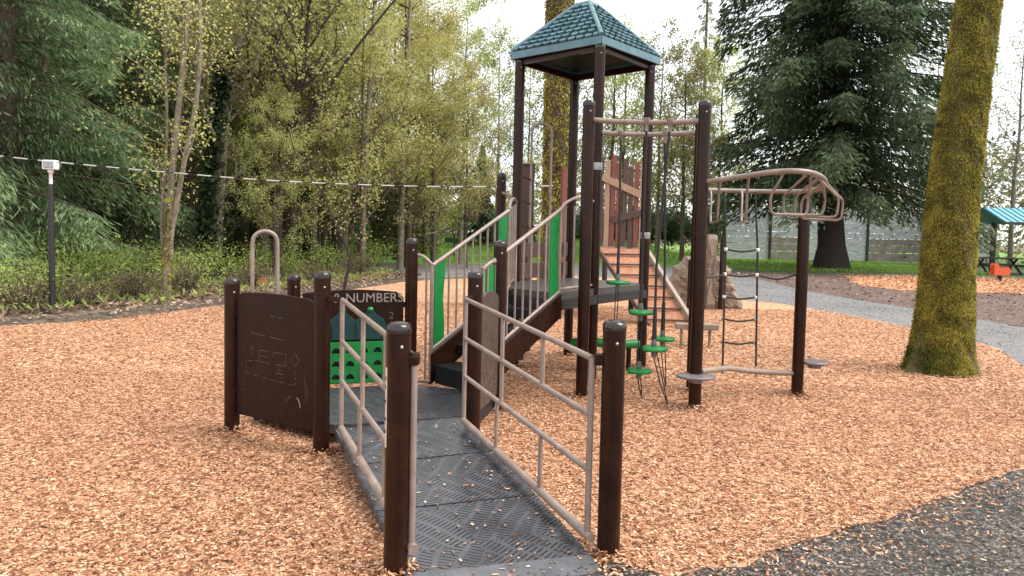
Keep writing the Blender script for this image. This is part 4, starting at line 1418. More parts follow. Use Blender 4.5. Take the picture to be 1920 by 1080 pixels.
def broadleaf(name, label, seed, H, r0, mat, bark, nleaf=6500, leaf=.10, spread=.32, start=.22, lean=(0, 0), group=None, path=None, nprim=26, twig=True, up=.55, rfac=1.0):
    """trunk, limbs and twigs with small leaves clustered at the twig ends"""
    rr_ = random.Random(seed)
    root = thing(name, label, 'tree', (0, 0, 0), group)
    if path is None:
        path = [(0, 0, -.1)]
        for i in range(1, 6):
            t = i / 5
            path.append((lean[0] * t + rr_.uniform(-.12, .12) * H * .04, lean[1] * t + rr_.uniform(-.12, .12) * H * .04, H * t))
    m, P = trunk_mesh(path, r0, r0 * .12, 10, 1.5, .06, seed)
    tr_ = m.build('trunk', bark, root)
    br = MB()
    tips = []
    def limb(p, d, L, r, lev):
        pts = [p]
        q = p.copy()
        dd = d.copy()
        segs = 4 if lev < 2 else 3
        for i in range(segs):
            dd = (dd + V((rr_.uniform(-.22, .22), rr_.uniform(-.22, .22), rr_.uniform(-.06, .22)))).normalized()
            q = q + dd * L / segs
            pts.append(q.copy())
        br.tube(pts, [r * (1 - .75 * i / segs) for i in range(segs + 1)], 5 if lev < 2 else 4, False)
        if lev >= 2:
            tips.extend([pts[-1], pts[-2], (pts[-1] + pts[-2]) / 2])
            return
        if lev == 1:
            tips.append(pts[-1])
        k = 5 if lev == 0 else 4
        for j in range(k):
            t = .3 + .7 * (j + rr_.random()) / k
            x = t * segs
            i = min(segs - 1, int(x))
            s = pts[i].lerp(pts[i + 1], min(1, x - i))
            ax = V((rr_.uniform(-1, 1), rr_.uniform(-1, 1), rr_.uniform(-.4, .8))).normalized()
            nd = (dd * .75 + ax * .85).normalized()
            limb(s, nd, L * rr_.uniform(.38, .6), r * .45, lev + 1)
    KP = len(P)
    for i in range(nprim):
        t = start + (1 - start) * (i + rr_.random()) / nprim
        x = t * (KP - 1)
        j = min(KP - 2, int(x))
        s = P[j].lerp(P[j + 1], x - j)
        a = i * 2.4 + rr_.uniform(-.5, .5)
        d = V((math.cos(a), math.sin(a), up + rr_.uniform(-.25, .45))).normalized()
        L = H * spread * (1 - .62 * t) * rr_.uniform(.7, 1.15)
        limb(s, d, L, max(.012, r0 * .34 * (1 - .75 * t)) * rfac, 0)
    br.build('branches', bark, root)
    tp = np.array([tuple(t) for t in tips])
    idx = RNG.integers(0, len(tp), nleaf)
    Pn = tp[idx] + RNG.normal(0, .07 + .0055 * H, (nleaf, 3))
    A = randdir(nleaf) + np.array([0, 0, -.35])
    quads_object('crown', mat, Pn, A, randdir(nleaf), leaf * RNG.uniform(.6, 1.4, nleaf), leaf * RNG.uniform(.5, .9, nleaf), root)
    return root

def conifer(name, label, seed, H, Rad, r0, mat, bark, nbr=110, per=150, base=.12, spray=(.32, .085), droop=.35, group=None, hang=.45, taper=.85):
    rr_ = np.random.default_rng(seed)
    root = thing(name, label, 'tree', (0, 0, 0), group)
    m, P = trunk_mesh([(0, 0, -.15), (.02 * H * .1, 0, H * .35), (0, .02, H * .7), (0, 0, H)], r0, .03, 14, 1.55, .07, seed, .9)
    m.build('trunk', bark, root)
    br = MB()
    PP, AA, BB, LL, WW, RR = [], [], [], [], [], []
    for i in range(nbr):
        t = base + (1 - base) * ((i + rr_.random()) / nbr)
        z0 = H * t
        prof = (1 - (t - base) / (1 - base)) ** taper
        L = Rad * max(.06, prof) * rr_.uniform(.72, 1.12)
        az = i * 2.399 + rr_.uniform(-.4, .4)
        dr = droop * rr_.uniform(.6, 1.4)
        h = np.array([math.cos(az), math.sin(az), 0])
        s = np.linspace(0, 1, 6)
        pts = h[None] * (L * s)[:, None] + np.stack([0 * s, 0 * s, z0 + L * (.22 * s - dr * s ** 1.6) + .12 * L * np.maximum(0, s - .7)], 1)
        br.tube([V(p) for p in pts], [max(.008, r0 * .13 * (1 - t * .7)) * (1 - .85 * x) for x in s], 4, False)
        k = int(per * (.35 + .65 * prof))
        u_ = rr_.random(k) ** .75
        side = rr_.normal(0, .125, k) * L * (1.15 - .75 * u_)
        tang = np.array([-math.sin(az), math.cos(az), 0])
        zi = z0 + L * (.22 * u_ - dr * u_ ** 1.6) + .12 * L * np.maximum(0, u_ - .7)
        c = h[None] * (L * u_)[:, None] + tang[None] * side[:, None]
        c[:, 2] = zi - np.abs(side) * .35 - rr_.random(k) ** 1.5 * hang * (.4 + .6 * prof)
        d = h[None] * rr_.uniform(.3, 1.0, (k, 1)) + tang[None] * (np.sign(side) * rr_.uniform(.2, 1.0, k))[:, None]
        d[:, 2] = -rr_.uniform(.15, 1.1, k)
        PP.append(c)
        AA.append(d)
        BB.append(np.stack([rr_.normal(size=k), rr_.normal(size=k), rr_.normal(size=k) * .5], 1))
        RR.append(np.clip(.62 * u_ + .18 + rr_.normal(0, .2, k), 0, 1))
        LL.append(spray[0] * rr_.uniform(.6, 1.5, k))
        WW.append(spray[1] * rr_.uniform(.6, 1.5, k))
    br.build('branches', bark, root)
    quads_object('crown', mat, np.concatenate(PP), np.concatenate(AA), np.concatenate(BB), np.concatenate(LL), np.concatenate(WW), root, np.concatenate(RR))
    return root

def put(o, x, y, rz=0, s=1.0, z=0):
    o.location = (x, y, z)
    o.rotation_euler = (0, 0, rz)
    o.scale = (s, s, s)
    return o

def moss_on(parent, P, r0, r1, n, mat, zr=(0, 1), size=(.05, .02), az=None, off=.015, flare=0.0, name='moss', patch=None):
    """small hanging tufts over a trunk surface"""
    K = len(P)
    t = RNG.uniform(zr[0], zr[1], n)
    x = t * (K - 1)
    i = np.minimum(K - 2, x.astype(int))
    arr = np.array([tuple(p) for p in P])
    c = arr[i] + (arr[i + 1] - arr[i]) * (x - i)[:, None]
    a = RNG.uniform(0, 2 * np.pi, n) if az is None else RNG.normal(az[0], az[1], n)
    if patch is not None:       # moss grows in patches, thicker away from the right side
        v = (np.sin(a * 3 + c[:, 2] * 5.1) + np.sin(a * 7 - c[:, 2] * 9.7 + 1.3) + np.sin(c[:, 2] * 16 + a * 5) + np.sin(a * 13 + c[:, 2] * 23)) / 8 + .5
        keep = (v + .22 * np.cos(a - R(205)) + RNG.normal(0, .10, n)) > patch
        c, a, t = c[keep], a[keep], t[keep]
        n = len(a)
    h = c[:, 2] - arr[0, 2]
    r = (r0 + (r1 - r0) * t) * (1 + flare * .72 * np.exp(-h * 3.14)) + RNG.normal(off, off, n)
    d = np.stack([np.cos(a), np.sin(a), np.zeros(n)], 1)
    Pn = c + d * r[:, None]
    A = d * RNG.uniform(.2, .9, (n, 1)) + np.stack([RNG.normal(0, .4, n), RNG.normal(0, .4, n), -RNG.uniform(.2, 1.2, n)], 1)
    o = quads_object(name, mat, Pn, A, randdir(n), size[0] * RNG.uniform(.5, 1.6, n), size[1] * RNG.uniform(.5, 1.6, n), parent)
    o['kind'] = 'stuff'
    return o

# the big mossy trunk on the right
MT = thing('mossy_tree', 'thick leaning trunk wrapped in olive moss beside the gravel path', 'tree', (5.43, 9.05, 0))
mp = [(0, 0, -.1), (.03, 0, .5), (.05, 0, 1.1), (.06, 0, 2.0), (.12, 0, 3.0), (.22, 0, 4.2), (.34, 0, 5.6), (.5, .1, 8.0)]
m, P = trunk_mesh(mp, .325, .205, 48, 1.6, .03, 3, .6)
m.build('trunk', BARKMM, MT)
moss_on(MT, P, .325, .205, 230000, MOSSL, (0.0, .92), (.026, .008), None, .010, .45, patch=0.36)
moss_on(MT, P, .325, .205, 6000, MOSSG, (0, .10), (.026, .009), (R(200), .4), .02, .50, 'moss_green', patch=0.5)
ub = MB()
ub.tube(smooth_path([(.3, 0, 6), (-1, -.5, 7.4), (-2.5, -.5, 8.6)], 4), [.16] + [.11] * 7 + [.05], 8)
ub.tube(smooth_path([(.4, 0, 6.6), (1.6, .5, 8.0), (2.6, .5, 9.6)], 4), [.16] + [.11] * 7 + [.05], 8)
ub.build('limbs', BARKM, MT)

# mossy trunk behind the tower
MC = thing('mossy_tree', 'straight dark mossy trunk standing right behind the roofed tower', 'tree', (0.98, 16.0, 0))
m, P = trunk_mesh([(0, 0, -.1), (0, 0, 2), (-.02, 0, 4), (-.06, 0, 6.5), (-.1, 0, 9.5)], .33, .27, 20, 1.4, .05, 8)
m.build('trunk', BARKM, MC)
moss_on(MC, P, .33, .27, 24000, MOSSL, (0, .95), (.06, .022), None, .018, .3)
cb_ = MB()
rr3 = random.Random(4)
for i in range(16):
    z = 7.0 + i * .15
    a = rr3.uniform(0, 6.28)
    L = rr3.uniform(1.2, 3.0)
    d = V((math.cos(a), math.sin(a) * .6, .35))
    cb_.tube(smooth_path([V((0, 0, z)), V((0, 0, z)) + d * L * .5 + V((0, 0, .1)), V((0, 0, z)) + d * L + V((0, 0, rr3.uniform(-.3, .4)))], 4), [.05 - .005 * k for k in range(9)], 5, False)
cb_.build('limbs', BARKD, MC)

# twin stems at the chip bed edge
TW = thing('twin_stem_tree', 'slim pale lichened tree forking low beside the slim black pole', 'tree', (-7.14, 14.75, 0))
m, P = trunk_mesh([(0, 0, -.05), (.08, .05, 1.5), (.17, .05, 2.93), (.40, .05, 5.1), (.47, .05, 6.2), (.6, .1, 9.5)], .078, .04, 10, 1.7, .08, 2)
m.build('trunk', BARKP, TW)
m2, P2b = trunk_mesh([(.10, .05, .9), (.14, .05, 1.51), (.39, .08, 2.94), (.64, .08, 4.23), (.71, .08, 5.5), (.69, .1, 6.2), (.75, .1, 9.4)], .060, .03, 10, 1.0, .08, 3)
m2.build('second_stem', BARKP, TW)
m3, P3b = trunk_mesh([(-.08, .1, 1.0), (-.08, .1, 2.0), (.02, .1, 3.4), (.0, .1, 5.0), (.1, .1, 8)], .036, .018, 8, 1.0, .08, 4)
m3.build('thin_stem', BARKP, TW)
moss_on(TW, P, .078, .04, 1400, MOSSL, (0, .3), (.06, .025), None, .008, .4)
tw = MB()
tips = []
rr4 = random.Random(9)
for path_ in (P, P2b, P3b):
    for k in range(16):
        p = path_[rr4.randrange(len(path_) // 4, len(path_))]
        d = V((rr4.uniform(-1, 1), rr4.uniform(-1, 1), rr4.uniform(.2, 1.1))).normalized()
        L = rr4.uniform(.5, 1.7)
        q = [p, p + d * L * .5 + V((0, 0, .06)), p + d * L + V((rr4.uniform(-.1, .1), 0, rr4.uniform(-.05, .25)))]
        tw.tube(q, [.014, .009, .004], 4, False)
        tips += [q[1], q[2], (q[1] + q[2]) / 2]
tw.build('branches', BARKP, TW)
ta = np.array([tuple(t) for t in tips])
nl = 2600
quads_object('crown', MAPL, ta[RNG.integers(0, len(ta), nl)] + RNG.normal(0, .22, (nl, 3)), randdir(nl), randdir(nl), RNG.uniform(.04, .10, nl), RNG.uniform(.03, .06, nl), TW)

# ivy covered tree
IV = broadleaf('ivy_clad_tree', 'stout leaning tree with dark ivy up its left side', 21, 12, .27, MAPL, BARKP, 5200, .11, .26, .35,
               path=[(0, 0, -.1), (.10, 0, 1.0), (.21, 0, 2.26), (.48, 0, 5.1), (.80, 0, 6.7), (1.35, 0, 8.3), (1.9, .2, 12)], nprim=22)
put(IV, -9.14, 21.8)
ivp = smooth_path([(0, 0, -.1), (.10, 0, 1.0), (.21, 0, 2.26), (.48, 0, 5.1), (.80, 0, 6.7)], 8)
ivo = moss_on(IV, ivp, .27, .20, 6500, IVYL, (0, 1), (.15, .12), (R(205), .75), .10, .5, 'ivy')

# mid tree and the wide forking one
MI = broadleaf('slim_tree', 'tall slim mossy trunk left of the curved bare sapling', 22, 12.5, .2, MAPL, BARKM, 4800, .11, .25, .35,
               path=[(0, 0, -.1), (.12, 0, 2.37), (.31, 0, 4.9), (.42, 0, 7.4), (.54, 0, 9.2), (.7, 0, 12.5)], nprim=22)
put(MI, -8.577, 24.6)
FK = broadleaf('forking_tree', 'dark limbed tree forking wide above the landing hoop handle', 23, 12, .17, MAPL, BARKD, 5200, .10, .30, .3,
               path=[(0, 0, -.1), (.15, 0, 3.1), (.46, 0, 4.7), (.78, 0, 6.0), (1.0, 0, 8.4), (1.2, .2, 12)], nprim=24, rfac=1.5)
put(FK, -7.26, 22.0)
fb = MB()
fb.tube(smooth_path([(.32, 0, 4.0), (.75, 0, 4.6), (1.35, 0, 5.4), (2.3, 0, 6.84), (3.57, 0, 8.45), (4.4, 0, 9.4)], 5), [.085] + [.075 - .0024 * i for i in range(25)], 7, False)
fb.tube(smooth_path([(.2, 0, 3.2), (-.5, .2, 4.6), (-.9, .3, 6.2), (-1.0, .3, 8.6)], 5), [.07] + [.06 - .003 * i for i in range(15)], 7, False)
fb.build('main_fork', BARKD, FK)

# curved sapling
SP = thing('bare_sapling', 'thin curved dark sapling arching over the leaf litter behind the letters panel', 'sapling', (-3.3, 14.0, 0))
sb = MB()
sb.tube(smooth_path([(-.05, 0, -.05), (.08, 0, .66), (.13, 0, 1.08), (-.19, 0, 1.8), (-.45, 0, 2.36), (-.87, 0, 2.92), (-1.1, 0, 3.6)], 6), [.035 - .0007 * i for i in range(37)], 7)
sb.build('stem', BARKD, SP)
sb = MB()
rr5 = random.Random(2)
tips = []
for k in range(26):
    t = rr5.uniform(.25, 1)
    base_ = V((.1 - 1.2 * max(0, t - .3), 0, .7 + 2.9 * t))
    d = V((rr5.uniform(-1, 1), rr5.uniform(-1, 1), rr5.uniform(-.1, .8))).normalized()
    L = rr5.uniform(.3, .9)
    sb.tube([base_, base_ + d * L * .6, base_ + d * L], [.009, .006, .003], 4, False)
    tips += [base_ + d * L, base_ + d * L * .7]
sb.build('twigs', BARKD, SP)
ta = np.array([tuple(t) for t in tips])
nl = 700
quads_object('leaves', MAPL, ta[RNG.integers(0, len(ta), nl)] + RNG.normal(0, .12, (nl, 3)), randdir(nl), randdir(nl), RNG.uniform(.03, .07, nl), RNG.uniform(.025, .045, nl), SP)

# firs on the left
F1 = conifer('fir_tree', 'nearest large dark fir with drooping boughs behind the slim black pole', 31, 19, 3.9, .32, FIRL, BARK, 105, 1150, .07, (.22, .028), .46, hang=.75)
put(F1, -11.9, 17.0, .4)
F2 = copy_tree(F1)
tag(F2, 'second dark fir at the left edge of the photo', 'tree')
put(F2, -16.2, 18.2, 2.2, 1.1)
F3 = copy_tree(F1)
tag(F3, 'dark fir standing farther back between the left edge firs and the ivy tree', 'tree')
put(F3, -13.8, 23.5, 4.0, 1.15)

GF = 'dark firs deep in the wood'
for i, (x, y, rz, sc_) in enumerate([(-10.4, 33.5, 1.0, 1.05), (-13.2, 37, 5.0, 1.2), (-16.5, 31, .6, 1.1)]):
    o = copy_tree(F1)
    tag(o, 'dark fir deep in the wood behind the spring leafed trees', 'tree', GF)
    put(o, x, y, rz, sc_)
GT = 'bare trunks standing in the wood'
for i, (x, y, r_, ln) in enumerate([(-12.6, 24.0, .22, .3), (-8.1, 26.4, .17, .2), (-6.9, 24.8, .14, -.2), (-5.5, 26.2, .15, .5), (-10.6, 23.6, .13, -.3), (-9.9, 28.5, .2, .2), (-4.3, 27.6, .13, .3), (-7.5, 30.5, .19, 0), (-14.2, 21.8, .16, .2)]):
    q = thing('bare_tree', 'tall straight bare trunk standing in the wood', 'tree', (x, y, 0), GT)
    m, P = trunk_mesh([(0, 0, -.1), (.05, 0, 3), (ln * .4, 0, 6), (ln, .1, 12)], r_, r_ * .4, 10, 1.4, .06, 70 + i)
    m.build('trunk', [BARKP, BARK, BARKM][i % 3], q)
    sb_ = MB()
    rk_ = random.Random(90 + i)
    for k in range(14):
        z = rk_.uniform(3, 10)
        a = rk_.uniform(0, 6.28)
        L = rk_.uniform(.5, 1.6)
        c = V((ln * (z / 12) ** 1.5, 0, z))
        d = V((math.cos(a), math.sin(a), rk_.uniform(0, .7)))
        sb_.tube([c, c + d * L * .5, c + d * L + V((0, 0, .15))], [.03, .018, .008], 4, False)
    sb_.build('branches', BARK, q)

# the great conifer beyond the path
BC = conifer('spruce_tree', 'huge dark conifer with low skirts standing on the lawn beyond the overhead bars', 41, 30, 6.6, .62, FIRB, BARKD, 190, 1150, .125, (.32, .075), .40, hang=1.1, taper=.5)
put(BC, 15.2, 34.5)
SK = conifer('slim_conifer', 'tall thin pale conifer fading behind the right side of the tower', 42, 20, 1.9, .2, PALEL, BARKP, 80, 55, .2, (.34, .06), .25, hang=.4)
put(SK, 11.9, 46)

# wood of spring maples: four built, the rest copied
G1 = 'spring leafed trees of the wood edge'
LBL = 'thin limbed tree with sparse yellow green spring leaves in the wood edge'
va = broadleaf('maple_tree', LBL, 51, 11.5, .13, MAPL, BARKP, 15750, .085, .33, .16, (.4, 0), G1)
vb = broadleaf('maple_tree', LBL, 52, 12.5, .15, MAPL, BARKM, 16625, .085, .30, .14, (-.3, .2), G1)
vc = broadleaf('maple_tree', LBL, 53, 9.0, .10, MAPL, BARK, 14000, .085, .36, .10, (.2, 0), G1)
vd = broadleaf('maple_tree', LBL, 54, 10, .11, MAPG, BARK, 14875, .085, .34, .10, (0, .2), G1)
spots = [(va, -6.2, 26.5, 0, 1.0), (vb, -4.2, 29, 1, .95), (vc, -5.0, 24.0, 2, .95), (vd, -10.8, 26, 3, 1.05),
         (va, -8.0, 30, 1.4, 1.15), (vb, -11.5, 31, 2.2, 1.1), (va, -13.5, 27.5, 3.1, 1.05), (vd, -7.4, 33, .6, 1.1),
         (vc, -3.0, 27.5, 4, .85), (va, -2.4, 33, 5.1, .95), (vb, -5.6, 35, .9, 1.05), (vd, -15.6, 33, 2, 1.2),
         (vb, -17.5, 29, .3, 1.1), (vc, -9.6, 23.4, 1.1, .8), (va, -4.6, 38, 2.6, 1.1), (vb, -9.8, 36.5, 3.9, 1.15), (vc, -6.9, 20.8, 5.5, .55), (vb, -8.9, 28.3, .7, 1.1), (va, -12.0, 29.0, 4.4, 1.2), (va, -3.4, 31, 3.4, .95), (vc, -1.9, 29.6, 1.9, .8), (vb, -7.2, 27.6, 5.9, 1.0), (va, -10.2, 33.5, 2.9, 1.2), (vd, -13, 24.8, .9, 1.0)]
used = set()
for src, x, y, rz, s in spots:
    if id(src) in used:
        o = copy_tree(src)
    else:
        o = src
        used.add(id(src))
    put(o, x, y, rz, s)
G2 = 'sparse pale trees behind the tower'
LB2 = 'sparse yellow leafed tree standing against white sky behind the tower'
ve = broadleaf('maple_tree', LB2, 55, 11, .14, MAPL, BARK, 5200, .13, .30, .2, (.2, 0), G2)
vf = broadleaf('birch_tree', LB2, 56, 12, .12, MAPG, BARKP, 3600, .13, .26, .25, (0, 0), G2)
sp2 = [(ve, 5.0, 38, 0, 1.05), (vf, 8.0, 40, 1, 1.0), (ve, 8.6, 36.5, 2, .9), (vf, 2.8, 41, 2.5, 1.05), (ve, 10.6, 41, 3, 1.0), (vf, -.9, 40, 4, .95), (ve, 12.4, 44, 5, 1.1), (ve, 6.6, 44, 1.2, 1.15), (vf, .9, 46, .4, 1.0)]
used = set()
for src, x, y, rz, s in sp2:
    if id(src) in used:
        o = copy_tree(src)
    else:
        o = src
        used.add(id(src))
    put(o, x, y, rz, s)
G3 = 'bare twiggy trees at the right edge'
LB3 = 'bare twiggy tree with few pale leaves behind the teal shelter'
vg = broadleaf('twiggy_tree', LB3, 57, 12, .14, PALEL, BARKP, 1500, .12, .30, .18, (0, 0), G3, nprim=30)
for i, (x, y, rz, s) in enumerate([(27, 39, 0, 1.0), (31, 42, 2, 1.1), (25.5, 44, 4, 1.05), (34, 39, 1, 1.0), (29, 47, 3, 1.2)]):
    put(vg if i == 0 else copy_tree(vg), x, y, rz, s)
# dark young conifers and shrubs in the middle distance
yc = conifer('young_conifer', 'young dark conifer left of the tower beyond the bright grass', 43, 6.5, 1.7, .09, FIRB, BARK, 60, 110, .06, (.34, .10), .2, hang=.3)
put(yc, -1.9, 43.0)
o = copy_tree(yc)
tag(o, 'second young dark conifer just behind the plank wall of the fort', 'tree')
put(o, .6, 45.0, 1, .8)

# ------------------------------------------------------------------ bushes
def bush(name, label, cat, seed, rx, h, mat, n=3200, leaf=.07, group=None, stems=26):
    rr_ = random.Random(seed)
    root = thing(name, label, cat, (0, 0, 0), group)
    st_ = MB()
    tips = []
    for i in range(stems):
        a = rr_.uniform(0, 6.28)
        q = rr_.random() ** .6
        b0 = V((math.cos(a) * rx * .3 * q, math.sin(a) * rx * .3 * q, -.03))
        tp_ = V((math.cos(a) * rx * q, math.sin(a) * rx * q, h * rr_.uniform(.55, 1.0) * (1 - .35 * q)))
        md = b0.lerp(tp_, .55) + V((rr_.uniform(-.08, .08), rr_.uniform(-.08, .08), .12))
        st_.tube([b0, md, tp_], [.012, .008, .004], 4, False)
        tips += [tp_, md.lerp(tp_, .6), md.lerp(tp_, .3), md, b0.lerp(md, .6)]
    st_.build('stems', BARK, root)
    ta = np.array([tuple(t) for t in tips])
    P_ = ta[RNG.integers(0, len(ta), n)] + RNG.normal(0, .13 + .05 * rx, (n, 3)) * np.array([1, 1, .8])
    P_[:, 2] = np.abs(P_[:, 2])
    quads_object('leaves', mat, P_, randdir(n) + np.array([0, 0, .2]), randdir(n), leaf * RNG.uniform(.5, 1.5, n), leaf * RNG.uniform(.4, .9, n), root)
    return root

GB = 'bushes along the wood edge'
b1_ = bush('leafy_bush', 'fresh green bush growing along the wood edge', 'bush', 61, .95, 1.15, BUSHL, 1500, .06, GB)
b2_ = bush('leafy_bush', 'fresh green bush growing along the wood edge', 'bush', 62, .8, .9, BUSHL, 1200, .055, GB)
GB2 = 'twiggy brown bushes along the wood edge'
b3_ = bush('twiggy_bush', 'brownish twiggy bush with small leaves along the wood edge', 'bush', 63, .9, 1.05, BUSHB, 1100, .05, GB2, 60)
bs = [(b1_, -9.6, 12.6, 0, 1.0), (b1_, -10.3, 13.6, 1, 1.15), (b2_, -9.1, 13.9, 2, 1.1), (b1_, -11.4, 13.2, 3, 1.2), (b2_, -8.9, 15.6, .5, 1.2), (b1_, -10.0, 16.0, 4, 1.3),
      (b2_, -7.9, 17.5, 5, 1.1), (b1_, -9.2, 18.3, 2.4, 1.2), (b1_, -8.2, 20.6, 1.3, 1.15), (b1_, -7.6, 23.4, .2, 1.2), (b2_, -6.3, 24.5, 3.3, 1.2), (b1_, -5.4, 27, 5.3, 1.2),
      (b1_, -12.6, 14.6, 2.2, 1.2), (b1_, -11.6, 15.6, 5.2, 1.3), (b1_, -10.8, 18.6, .3, 1.3), (b2_, -6.9, 21.6, 2.2, 1.0),
      (b3_, -8.3, 13.75, 0, .7), (b3_, -7.9, 15.1, 2, .8), (b3_, -7.6, 16.6, 3, .9), (b3_, -6.8, 18.7, 5, .8), (b3_, -5.6, 20.5, .6, .7),
      (b3_, -5.0, 23.5, 2.6, .9), (b3_, -9.3, 20.2, 4.6, 1.2), (b3_, -10.6, 14.4, 1.6, 1.1), (b3_, -8.8, 12.9, 3.1, .8), (b3_, -12.0, 16.5, 5, 1.3)]
used = set()
for src, x, y, rz, s in bs:
    if id(src) in used:
        o = copy_tree(src)
    else:
        o = src
        used.add(id(src))
    put(o, x, y, rz, s)
gbush = bush('leafy_bush', 'bright yellow green rounded shrub at the top of the lawn left of the stair guard', 'shrub', 64, 1.7, 2.6, BUSHL, 5200, .11)
put(gbush, -6.3, 52.0, 0, 1.35, .8)
o = copy_tree(gbush)
tag(o, 'bright green shrub close to the young dark conifer', 'shrub')
put(o, -4.0, 50.0, 2, 1.2, .8)
gsh = bush('dark_shrub', 'dark green shrub of the hedge behind the bright lawn right of the tower', 'shrub', 65, 1.6, 2.3, FIRB, 4500, .14, 'dark hedge shrubs behind the lawn')
for i, (x, y, s) in enumerate([(8.6, 47.5, 1.2), (10.6, 48, 1.3), (6.6, 48, 1.1), (12.5, 47, 1.2), (4.6, 49, 1.1)]):
    put(gsh if i == 0 else copy_tree(gsh), x, y, i * 1.3, s, .75)

# leaf litter, twigs and grass as ground cover
def litter(name, mat, n, poly, xr, yr, L, W, label, cat, z=.02, upright=0.0):
    x, y = RNG.uniform(*xr, n), RNG.uniform(*yr, n)
    m_ = inside(x, y, poly)
    x, y = x[m_], y[m_]
    k_ = len(x)
    P_ = np.stack([x, y, z + RNG.random(k_) * .05 + upright * .5 * L[0] + (slope_z(x, y) if name == 'lawn_grass' else 0)], 1)
    A = randdir(k_) * np.array([1, 1, .35]) + np.array([0, 0, upright])
    o_ = quads_object(name, mat, P_, A, randdir(k_), RNG.uniform(*L, k_), RNG.uniform(*W, k_))
    return tag(o_, label, cat, None, 'stuff')
wood_edge = [(-14, 9.2), (-10.6, 11.2), (-8.4, 12.2), (-7.3, 13.7), (-5.5, 18), (-3.3, 23.6), (-3.0, 24.4), (-8.5, 30), (-24, 36), (-24, 10)]
litter('leaf_litter', LITT, 60000, wood_edge, (-24, -2), (9, 36), (.06, .16), (.04, .10), 'brown fallen leaves and twigs on the wood floor', 'leaf litter')
litter('wood_edge_herbs', BUSHL, 7000, wood_edge, (-24, -4), (11, 30), (.12, .28), (.03, .08), 'low green herbs covering the wood floor', 'ground cover', .04, .8)
litter('lawn_grass', GRASSL, 40000, lawn_b, (-8, 22), (31, 55), (.10, .22), (.02, .04), 'bright mown grass beyond the gravel path', 'grass', .01, 1.2)
border = smooth2(chip_left)[::-1] + [(-3.5, 23.4), (-5.4, 18), (-6.7, 15.0), (-7.2, 13.6), (-7.7, 12.6), (-8.3, 12.1), (-8.9, 11.7), (-10.5, 11), (-13, 9)]
litter('border_debris', LITT, 9000, [(p[0], p[1]) for p in border], (-13, -3), (8, 24), (.04, .12), (.02, .06), 'dark twigs and crumbled bark along the chip bed edge', 'debris')

litter('fallen_twigs', BUSHB, 5000, wood_edge, (-14, -3), (10, 26), (.2, .7), (.008, .02), 'fallen twigs and dry stems along the wood edge', 'twigs', .03, .5)
pathpoly = path_lo + path_hi
litter('path_litter', PATHL, 16000, pathpoly, (-6, 16), (6, 34), (.015, .05), (.012, .04), 'small stones and bits scattered on the gravel path', 'gravel', .006)
litter('mulch_pieces', LITT, 9000, [(9.0, 27.6), (8.8, 21.4), (9.4, 17.1), (9.7, 14.9), (10.4, 14.2), (14, 12), (30, 12), (34, 31), (17, 30.8), (12.5, 31.4), (9.2, 30.2)], (8, 34), (11, 32), (.05, .14), (.02, .06), 'dark bark mulch beyond the gravel path', 'mulch', .008)
litter('far_chips', CHIPM, 9000, [(12.3, 26.3), (14, 30.3), (17, 31.2), (19.2, 30.8), (27, 31), (29, 26.3), (18.8, 26.1), (16, 22.0), (13.9, 22.3), (12.2, 22.4), (11.7, 24.4)], (11, 30), (21, 32), (.05, .12), (.02, .05), 'wood chips on the far chip bed', 'wood chips', .012)

# far wood closing the view
def far_wood():
    n = 90000
    az = RNG.uniform(-1.1, .95, n)
    dd = RNG.uniform(50, 72, n)
    x = dd * np.sin(az)
    y = dd * np.cos(az)
    top = np.interp(az, [-1.1, -.45, -.2, -.09, -.03, .02, .1, .22, .4, .6, .95], [19, 17, 13, 9.5, 5.0, 4.2, 7.5, 8.5, 6.5, 8, 9])
    lump = 1 + .22 * np.sin(az * 37) + .14 * np.sin(az * 83 + 1)
    z = RNG.random(n) ** .8 * top * lump
    k_ = 90000
    a2 = RNG.uniform(-.85, -.10, k_)
    d2 = RNG.uniform(37, 52, k_)
    t2 = np.interp(a2, [-.85, -.3, -.2, -.10], [14, 12, 8, 4.0]) * (1 + .25 * np.sin(a2 * 41) + .15 * np.sin(a2 * 97))
    x = np.concatenate([x, d2 * np.sin(a2)])
    y = np.concatenate([y, d2 * np.cos(a2)])
    z = np.concatenate([z, RNG.random(k_) ** 1.1 * t2])
    n += k_
    P_ = np.stack([x, y, z], 1)
    return quads_object('far_wood', FARW, P_, randdir(n), randdir(n), RNG.uniform(.16, .45, n), RNG.uniform(.10, .25, n))
FARW = leafmat('far_leaves', [(0.1, (0.09, 0.10, 0.045)), (0.5, (0.29, 0.29, 0.12)), (0.9, (0.55, 0.53, 0.26))], 0.12, 0.5)
tag(far_wood(), 'mixed wood closing the view far beyond the lawn', 'wood', None, 'stuff')

